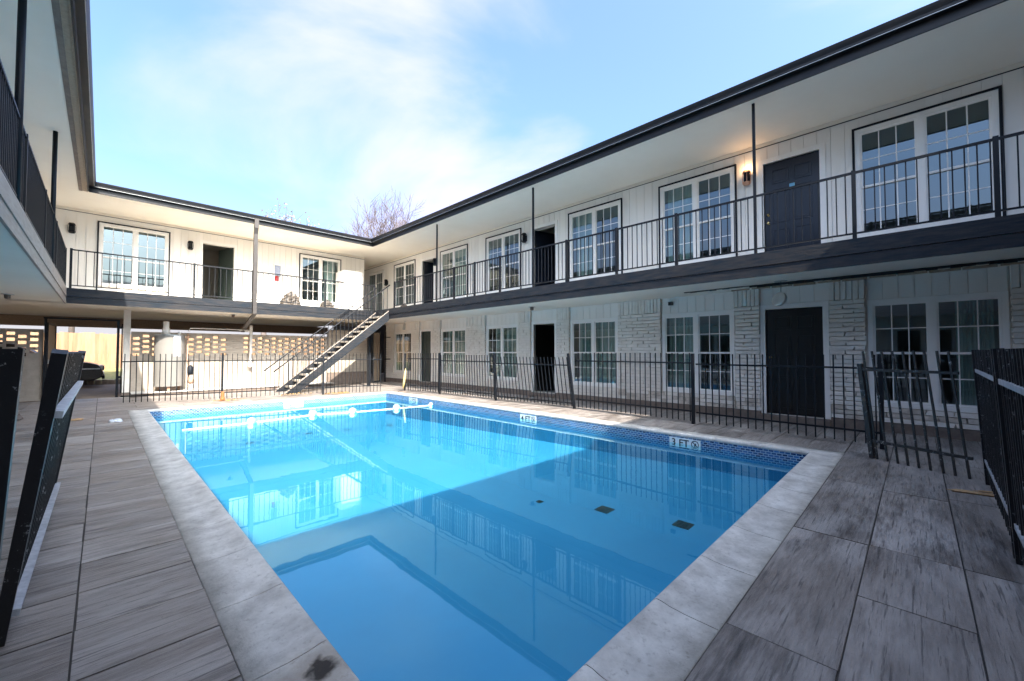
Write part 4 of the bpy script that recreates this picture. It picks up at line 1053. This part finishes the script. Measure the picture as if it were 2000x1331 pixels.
def sheet(name, label, cat, pts, z, mat, th=.012):
    t = thing(name, label, cat, (pts[0][0], pts[0][1], z)); rr = random.Random(len(label)); b = MB()
    (x0, y0), (x1, y1) = pts; n = 7
    for i in range(n+1):
        for j in range(n+1):
            e = 1 if 0 < i < n and 0 < j < n else .25
            b.v.append((x0+(x1-x0)*i/n+rr.uniform(-.02, .02), y0+(y1-y0)*j/n+rr.uniform(-.02, .02), z+.004+rr.random()*th*3*e))
    for i in range(n):
        for j in range(n): b.f.append((i*(n+1)+j, (i+1)*(n+1)+j, (i+1)*(n+1)+j+1, i*(n+1)+j+1))
    o = build(b, 'cloth_body', mat, t, True); sld = o.modifiers.new('thick', 'SOLIDIFY'); sld.thickness = .006
    return t
sheet('dust_sheet', 'crumpled white dust sheet by the railing end on the walkway', 'cloth', ((7.85, 12.6), (8.25, 13.5)), ZF, M['cloth'])
sheet('dust_sheet', 'pale blue dust sheet outside the farther open upper doorway', 'cloth', ((7.9, 11.3), (8.2, 12.2)), ZF, M['cloth'])
sheet('paper_scrap', 'crumpled white paper scrap on the plank deck', 'paper', ((.12, 10.9), (.3, 11.15)), 0, M['cloth'], .02)
sheet('rag', 'dusty pink rag heap on the deck beyond the thick post', 'cloth', ((-1.45, 12.5), (-1.1, 12.75)), 0, M['base'], .05)
sheet('cardboard_piece', 'flat pale cardboard offcut on the deck behind the leaning panel', 'cardboard', ((-.62, 11.7), (-.25, 11.95)), 0, M['wood'], .006)

# ------------------------------------------------------------------ float line, markers
fline = thing('float_line', 'white rope with round blue and white floats across the deep end', 'rope', (3.9, 10.0, ZW))
FP = [(1.1, 9.95), (2.25, 9.96), (3.55, 10.18), (4.40, 9.93), (5.50, 9.75), (6.52, 9.68)]
b = MB(); pts = []
for (x0, y0), (x1, y1) in zip(FP, FP[1:]):
    for k in range(6):
        t_ = k/6; pts.append((x0+(x1-x0)*t_, y0+(y1-y0)*t_+.03*math.sin(t_*math.pi), ZW+.012-.006*math.sin(t_*math.pi)))
pts.append((*FP[-1], ZW+.01)); b.tube(pts, .011, 6); build(b, 'rope', M['rope'], fline, True)
for i, (x, y) in enumerate(FP[1:]):
    s_ = 1 if i < 4 else .6; pr = [(.012, -.09), (.06, -.075), (.085, -.03), (.088, .005)]; pr2 = [(.0885, .0051), (.086, .03), (.06, .075), (.012, .09)]
    b = MB(); b.lathe([(r*s_, z*s_) for r, z in pr], (x, y, ZW+.03), 18, 'x'); f1 = build(b, 'float', M['white'], fline, True)
    b = MB(); b.lathe([(r*s_, z*s_) for r, z in pr2], (x, y, ZW+.03), 18, 'x'); build(b, 'float_cap', M['floatblue'], f1, True)
def marker(side, s, txt, label, wd=.50, mat='ink'):
    z0, z1 = -.205, -.055
    c = (PX1-.003, s, (z0+z1)/2) if side == 'R' else (s, PY1-.003, (z0+z1)/2)
    t = thing('depth_marker', label, 'marker tile', c)
    b = MB()
    if side == 'R': b.box(PX1-.008, PX1-.0025, s-wd/2, s+wd/2, z0, z1)
    else: b.box(s-wd/2, s+wd/2, PY1-.008, PY1-.0025, z0, z1)
    build(b, 'tile_plate', M['markwhite'], t)
    fc = bpy.data.curves.new('lettering', 'FONT'); fc.body = txt; fc.size = .155; fc.align_x = 'LEFT'; fc.extrude = .0005; fc.offset = .002; fc.materials.append(M['ink'])
    tmp = bpy.data.objects.new('tmp', fc); COL.objects.link(tmp); dg = bpy.context.evaluated_depsgraph_get(); dg.update()
    me = bpy.data.meshes.new_from_object(tmp.evaluated_get(dg)); bpy.data.objects.remove(tmp); bpy.data.curves.remove(fc)
    if not me.materials: me.materials.append(M['ink'])
    o = bpy.data.objects.new('lettering', me); COL.objects.link(o); o.parent = t
    if side == 'R': o.location = Vector((PX1-.0095, s+wd/2-.035, z0+.02)) - wloc(t); o.rotation_euler = (math.pi/2, 0, -math.pi/2)
    else: o.location = Vector((s-wd/2+.035, PY1-.0095, z0+.02)) - wloc(t); o.rotation_euler = (math.pi/2, 0, 0)
    b = MB(); n = 28; r0, r1 = .048, .060; uc = wd/2-.085
    def P2(u, v):
        return (PX1-.0092, s-u, (z0+z1)/2+v) if side == 'R' else (s+u, PY1-.0092, (z0+z1)/2+v)
    for k in range(n):
        a, a2 = 2*math.pi*k/n, 2*math.pi*(k+1)/n
        b.quad(*[P2(uc+r*math.cos(q), r*math.sin(q)) for r, q in ((r0, a), (r1, a), (r1, a2), (r0, a2))])
    b.quad(P2(uc-.040, .030), P2(uc-.030, .040), P2(uc+.040, -.030), P2(uc+.030, -.040))
    b.quad(P2(uc-.02, -.030), P2(uc-.008, -.034), P2(uc+.024, .016), P2(uc+.012, .024))
    build(b, 'no_diving_sign', M[mat], t)
marker('R', 2.70, '3 FT', 'white 3 FT depth marker tile at the shallow end')
marker('R', 6.15, '4 FT', 'white 4 FT depth marker tile along the pool side', .48)
marker('B', 3.86, '6 FT', 'white 6 FT depth marker tile on the far pool wall', .52, 'inkred')
marker('R', 10.9, '5 FT', 'white 5 FT depth marker tile near the far pool corner', .46)

# ------------------------------------------------------------------ loose bits on the deck
def stick(label, a, b_, w_):
    t = thing('wooden_stick', label, 'wood stick', (*a, 0)); a, b_ = Vector((*a, w_*.6)), Vector((*b_, w_*.6)); d_ = (b_-a).normalized()
    m_ = MB(); m_.tube([a, a+d_*.03, b_-d_*.02, b_], [w_*.55, w_*.8, w_*.8, w_*.45], 4); build(m_, 'stick_body', M['wood'], t)
    m_ = MB(); e = a+d_*.012; m_.tube([a-d_*.03+Vector((0,.01,0)), e], [.002, w_*.3], 4); build(m_, 'splinter', M['wood'], t)
stick('long pale wooden stick lying by the chipped fence posts', (5.83, -.22), (5.95, -.95), .022)
stick('thin reddish wooden stick beside the long pale stick', (6.0, -.40), (6.12, -.85), .012)
def leaves(label, x, y, r, n, seed):
    rr = random.Random(seed); b = MB()
    for k in range(n):
        a, q = rr.uniform(0, 6.28), r*math.sqrt(rr.random()); cx_, cy_ = x+q*math.cos(a)*1.8, y+q*math.sin(a); s_ = rr.uniform(.02, .045); t_ = rr.uniform(0, 6.28); z = .004+rr.random()*.05*(1-q/r*.7)
        u = Vector((math.cos(t_), math.sin(t_), rr.uniform(-.4, .4)))*s_; v = Vector((-math.sin(t_), math.cos(t_), rr.uniform(-.4, .4)))*s_*.6; c_ = Vector((cx_, cy_, z+.02))
        b.quad(c_-u, c_-v, c_+u, c_+v)
    o = build(b, 'leaf_litter', M['leaf']); tag(o, label, kind='stuff')
leaves('scattered dry leaves under the staircase fence', 5.35, 13.25, .22, 130, 1)
leaves('rusty leaf litter by the fence post foot', 2.5, 13.45, .22, 60, 2)
leaves('dry leaves gathered at the foot of the stairs', 4.3, 13.7, .3, 60, 3)
rpst = thing('post_foot', 'rusted foot of the back fence post', 'post foot', (2.38, 13.7, 0)); b = MB(); b.lathe([(.06, 0), (.06, .06), (.045, .1), (.04, .24), (.03, .25)], (2.38, 13.7, 0), 10); build(b, 'collar', M['rust'], rpst); b = MB(); b.lathe([(.09, 0.001), (.09, .008), (.06, .012)], (2.38, 13.7, 0), 10); build(b, 'plate', M['rust'], rpst)

# ------------------------------------------------------------------ beyond the passage: bank, cedar fence, car, trees
bk = MB(); bk.quad((-14, 24.6, .02), (16, 24.6, .02), (16, 29.0, .5), (-14, 29.0, .5)); bk.quad((-14, 29.0, .5), (16, 29.0, .5), (16, 44, .55), (-14, 44, .55))
tag(build(bk, 'grass_bank', M['grass']), 'dry grass bank in front of the cedar fence', kind='structure')
kb2 = thing('kerb', 'weathered brick kerb along the driveway below the grass bank', 'kerb', (-3, 24.4, 0))
for i in range(46): piece('kerb_brick', M['kerbbrick'], -7+i*.20, -7+i*.20+.19, 24.35, 24.6, -.03, .16+.01*(i % 3), kb2)
cf = thing('board_fence', 'tall orange cedar board fence beyond the passage', 'fence', (-2, 29.5, .5)); rc = random.Random(9)
for i in range(128):
    x = -6.5+i*.152; piece('fence_board', M['cedar'], x, x+.146, 29.5+rc.uniform(0, .02), 29.53+rc.uniform(0, .02), .48, 2.30+rc.uniform(-.04, .04), cf)
for z in (.8, 1.9): piece('fence_rail', M['cedar'], -6.5, 13, 29.555, 29.6, z, z+.09, cf)
up = thing('utility_pole', 'grey utility pole behind the cedar fence', 'pole', (-1.4, 38, 0)); b = MB(); b.tube([(-1.4, 38, 0), (-1.4, 38, 9)], [.16, .11], 10); build(b, 'shaft', M['bark'], up, True); b = MB(); b.box(-2.4, -.4, 37.95, 38.05, 8.4, 8.55); build(b, 'cross_arm', M['bark'], up)
for z, lab in ((2.95, 'lower thin cable strung behind the cedar fence'), (3.3, 'upper thin cable strung behind the cedar fence')):
    b = MB(); b.tube([(-12+2*i, 36, z+.01*(i-5)**2) for i in range(13)], .02, 5); c_ = build(b, 'cable', M['wire']); tag(c_, lab, 'cable')

car = thing('parked_car', 'dark suv parked beyond the passage with its nose past the gate', 'car', (-2.4, 23.3, -.03))
cy_0, cy_1 = 22.45, 24.30; nx = .05
low = [(nx-4.7, .32), (nx-4.68, .85), (nx-4.55, 1.0), (nx-1.55, 1.02), (nx-1.1, 1.0), (nx-.45, .95), (nx-.16, .86), (nx-.05, .72), (nx-.0, .55), (nx-.04, .36), (nx-.25, .25), (nx-.62, .24), (nx-.64, .40), (nx-.76, .58), (nx-.93, .66), (nx-1.10, .58), (nx-1.22, .40), (nx-1.24, .24), (nx-3.35, .24), (nx-3.37, .40), (nx-3.5, .58), (nx-3.66, .66), (nx-3.83, .58), (nx-3.95, .40), (nx-3.97, .24), (nx-4.6, .28)]
b = MB(); b.prism(low, 'y', cy_0, cy_1); build(b, 'body', M['car'], car, bevel=.05)
cab = [(nx-4.6, 1.0), (nx-4.35, 1.62), (nx-4.1, 1.70), (nx-2.5, 1.70), (nx-2.2, 1.62), (nx-1.45, 1.01)]
b = MB(); b.prism(cab, 'y', cy_0+.10, cy_1-.10); build(b, 'cabin', M['car'], car, bevel=.05)
b = MB(); b.prism([(nx-4.25, 1.08), (nx-4.12, 1.55), (nx-2.55, 1.56), (nx-1.85, 1.08)], 'y', cy_0+.092, cy_0+.099); build(b, 'side_window', M['ink'], car)
b = MB(); b.quad((nx-1.50, cy_0+.2, 1.06), (nx-1.50, cy_1-.2, 1.06), (nx-2.14, cy_1-.25, 1.59), (nx-2.14, cy_0+.25, 1.59)); b.v = [(v[0]+.02, v[1], v[2]+.02) for v in b.v]; build(b, 'windscreen', M['ink'], car)
for x in (nx-.93, nx-3.66):
    for y, sg in ((cy_0+.02, 1), (cy_1-.26, -1)):
        b = MB(); b.lathe([(.20, 0), (.34, 0), (.365, .03), (.365, .21), (.34, .24), (.20, .24)], (x, y, .335), 24, 'y'); wv = build(b, 'wheel', M['tyre'], car, True)
        b = MB(); b.lathe([(.02, .012), (.05, .005), (.20, .02), (.21, .1)], (x, y, .335), 20, 'y'); build(b, 'rim', M['steel'], wv)
for y in (cy_0+.12, cy_1-.46):
    b = MB(); b.box(nx-.17, nx-.02, y, y+.34, .70, .82); build(b, 'headlight', M['lens'], car, bevel=.02)
    b = MB(); b.lathe([(.02, nx-.01), (.06, nx-.01), (.06, nx+.012), (.02, nx+.012)], (0, y+.14, .50), 14, 'x'); build(b, 'fog_lamp', M['chrome'], car)
b = MB(); b.box(nx-.06, nx+.01, cy_0+.5, cy_1-.5, .62, .80); gr = build(b, 'grille', M['ink'], car)
for k in range(7): piece('grille_bar', M['chrome'], nx+.012, nx+.022, cy_0+.54+k*.11, cy_0+.60+k*.11, .63, .79, gr)
b = MB(); b.box(nx-.05, nx+.04, cy_0+.08, cy_1-.08, .30, .44); build(b, 'bumper', M['navy'], car, bevel=.02)
b = MB(); b.box(nx-.9, nx-.1, cy_0-.006, cy_0-.001, .68, .72); build(b, 'side_trim', M['chrome'], car)
b = MB(); b.box(nx-1.75, nx-1.6, cy_0-.10, cy_0+.09, 1.0, 1.13); build(b, 'mirror', M['car'], car, bevel=.02)

def bare_tree(label, x, y, h, seed, spread=1.0, leafy=0):
    rr = random.Random(seed); t = thing('bare_tree', label, 'tree', (x, y, 0))
    trunk, limbs, tips = MB(), MB(), []
    def grow(p, d_, ln, r, lv):
        n = 4; pts = [p]; rad = [r]; q = p.copy(); dd = d_.copy()
        for i in range(n):
            dd = (dd + Vector((rr.uniform(-.16, .16), rr.uniform(-.16, .16), rr.uniform(-.03, .12)))).normalized(); q = q+dd*ln/n; pts.append(q.copy()); rad.append(r*(1-.55*(i+1)/n))
        (trunk if lv == 0 else limbs).tube(pts, rad, 8 if lv == 0 else (5 if lv < 3 else 3), lv < 2)
        if lv >= 5: tips.append(q); return
        kids = {0: 5, 1: 4, 2: 4, 3: 4, 4: 3}[lv]
        for k in range(kids):
            f = .45+.55*(k+1)/kids if lv else .55+.45*(k+1)/kids
            i = min(n, max(1, round(f*n))); a = rr.uniform(0, 6.28); tilt = rr.uniform(.35, .85)*spread
            ax = dd.cross(Vector((math.cos(a), math.sin(a), .3))).normalized(); nd = (Matrix.Rotation(tilt, 3, ax) @ dd); nd.z += .12; nd.normalize()
            grow(pts[i].copy(), nd, ln*rr.uniform(.55, .75), max(rad[i]*.62, .015), lv+1)
    grow(Vector((x, y, -.05)), Vector((0, 0, 1)), h*.36, h*.02, 0)
    build(trunk, 'trunk', M['bark'], t, True); o = build(limbs, 'crown', M['bark'], t)
    if leafy:
        lf = MB()
        for q in tips:
            for _ in range(leafy):
                c_ = q+Vector((rr.uniform(-.2, .2), rr.uniform(-.2, .2), rr.uniform(-.2, .2))); u = Vector((rr.uniform(-1, 1), rr.uniform(-1, 1), rr.uniform(-1, 1))).normalized()*.09; v = u.cross(Vector((rr.uniform(-1, 1), rr.uniform(-1, 1), 1))).normalized()*.06; lf.quad(c_-u, c_-v, c_+u, c_+v)
        lo = build(lf, 'leaves', M['leaf'], t); lo['kind'] = 'stuff'
    return t
bare_tree('wide bare tree rising above the roof corner', 15.6, 33.5, 16.6, 11, 1.05)
bare_tree('bare tree half hidden behind the long right roofline', 18.6, 31.5, 16.0, 23, 1.05)
bare_tree('thin bare tree farthest along behind the long right roofline', 21.0, 30.0, 15.5, 31, 1.0)
bare_tree('small bare tree top with a few dead leaves above the back roof', 9.6, 40.0, 15.7, 5, .75, 1)
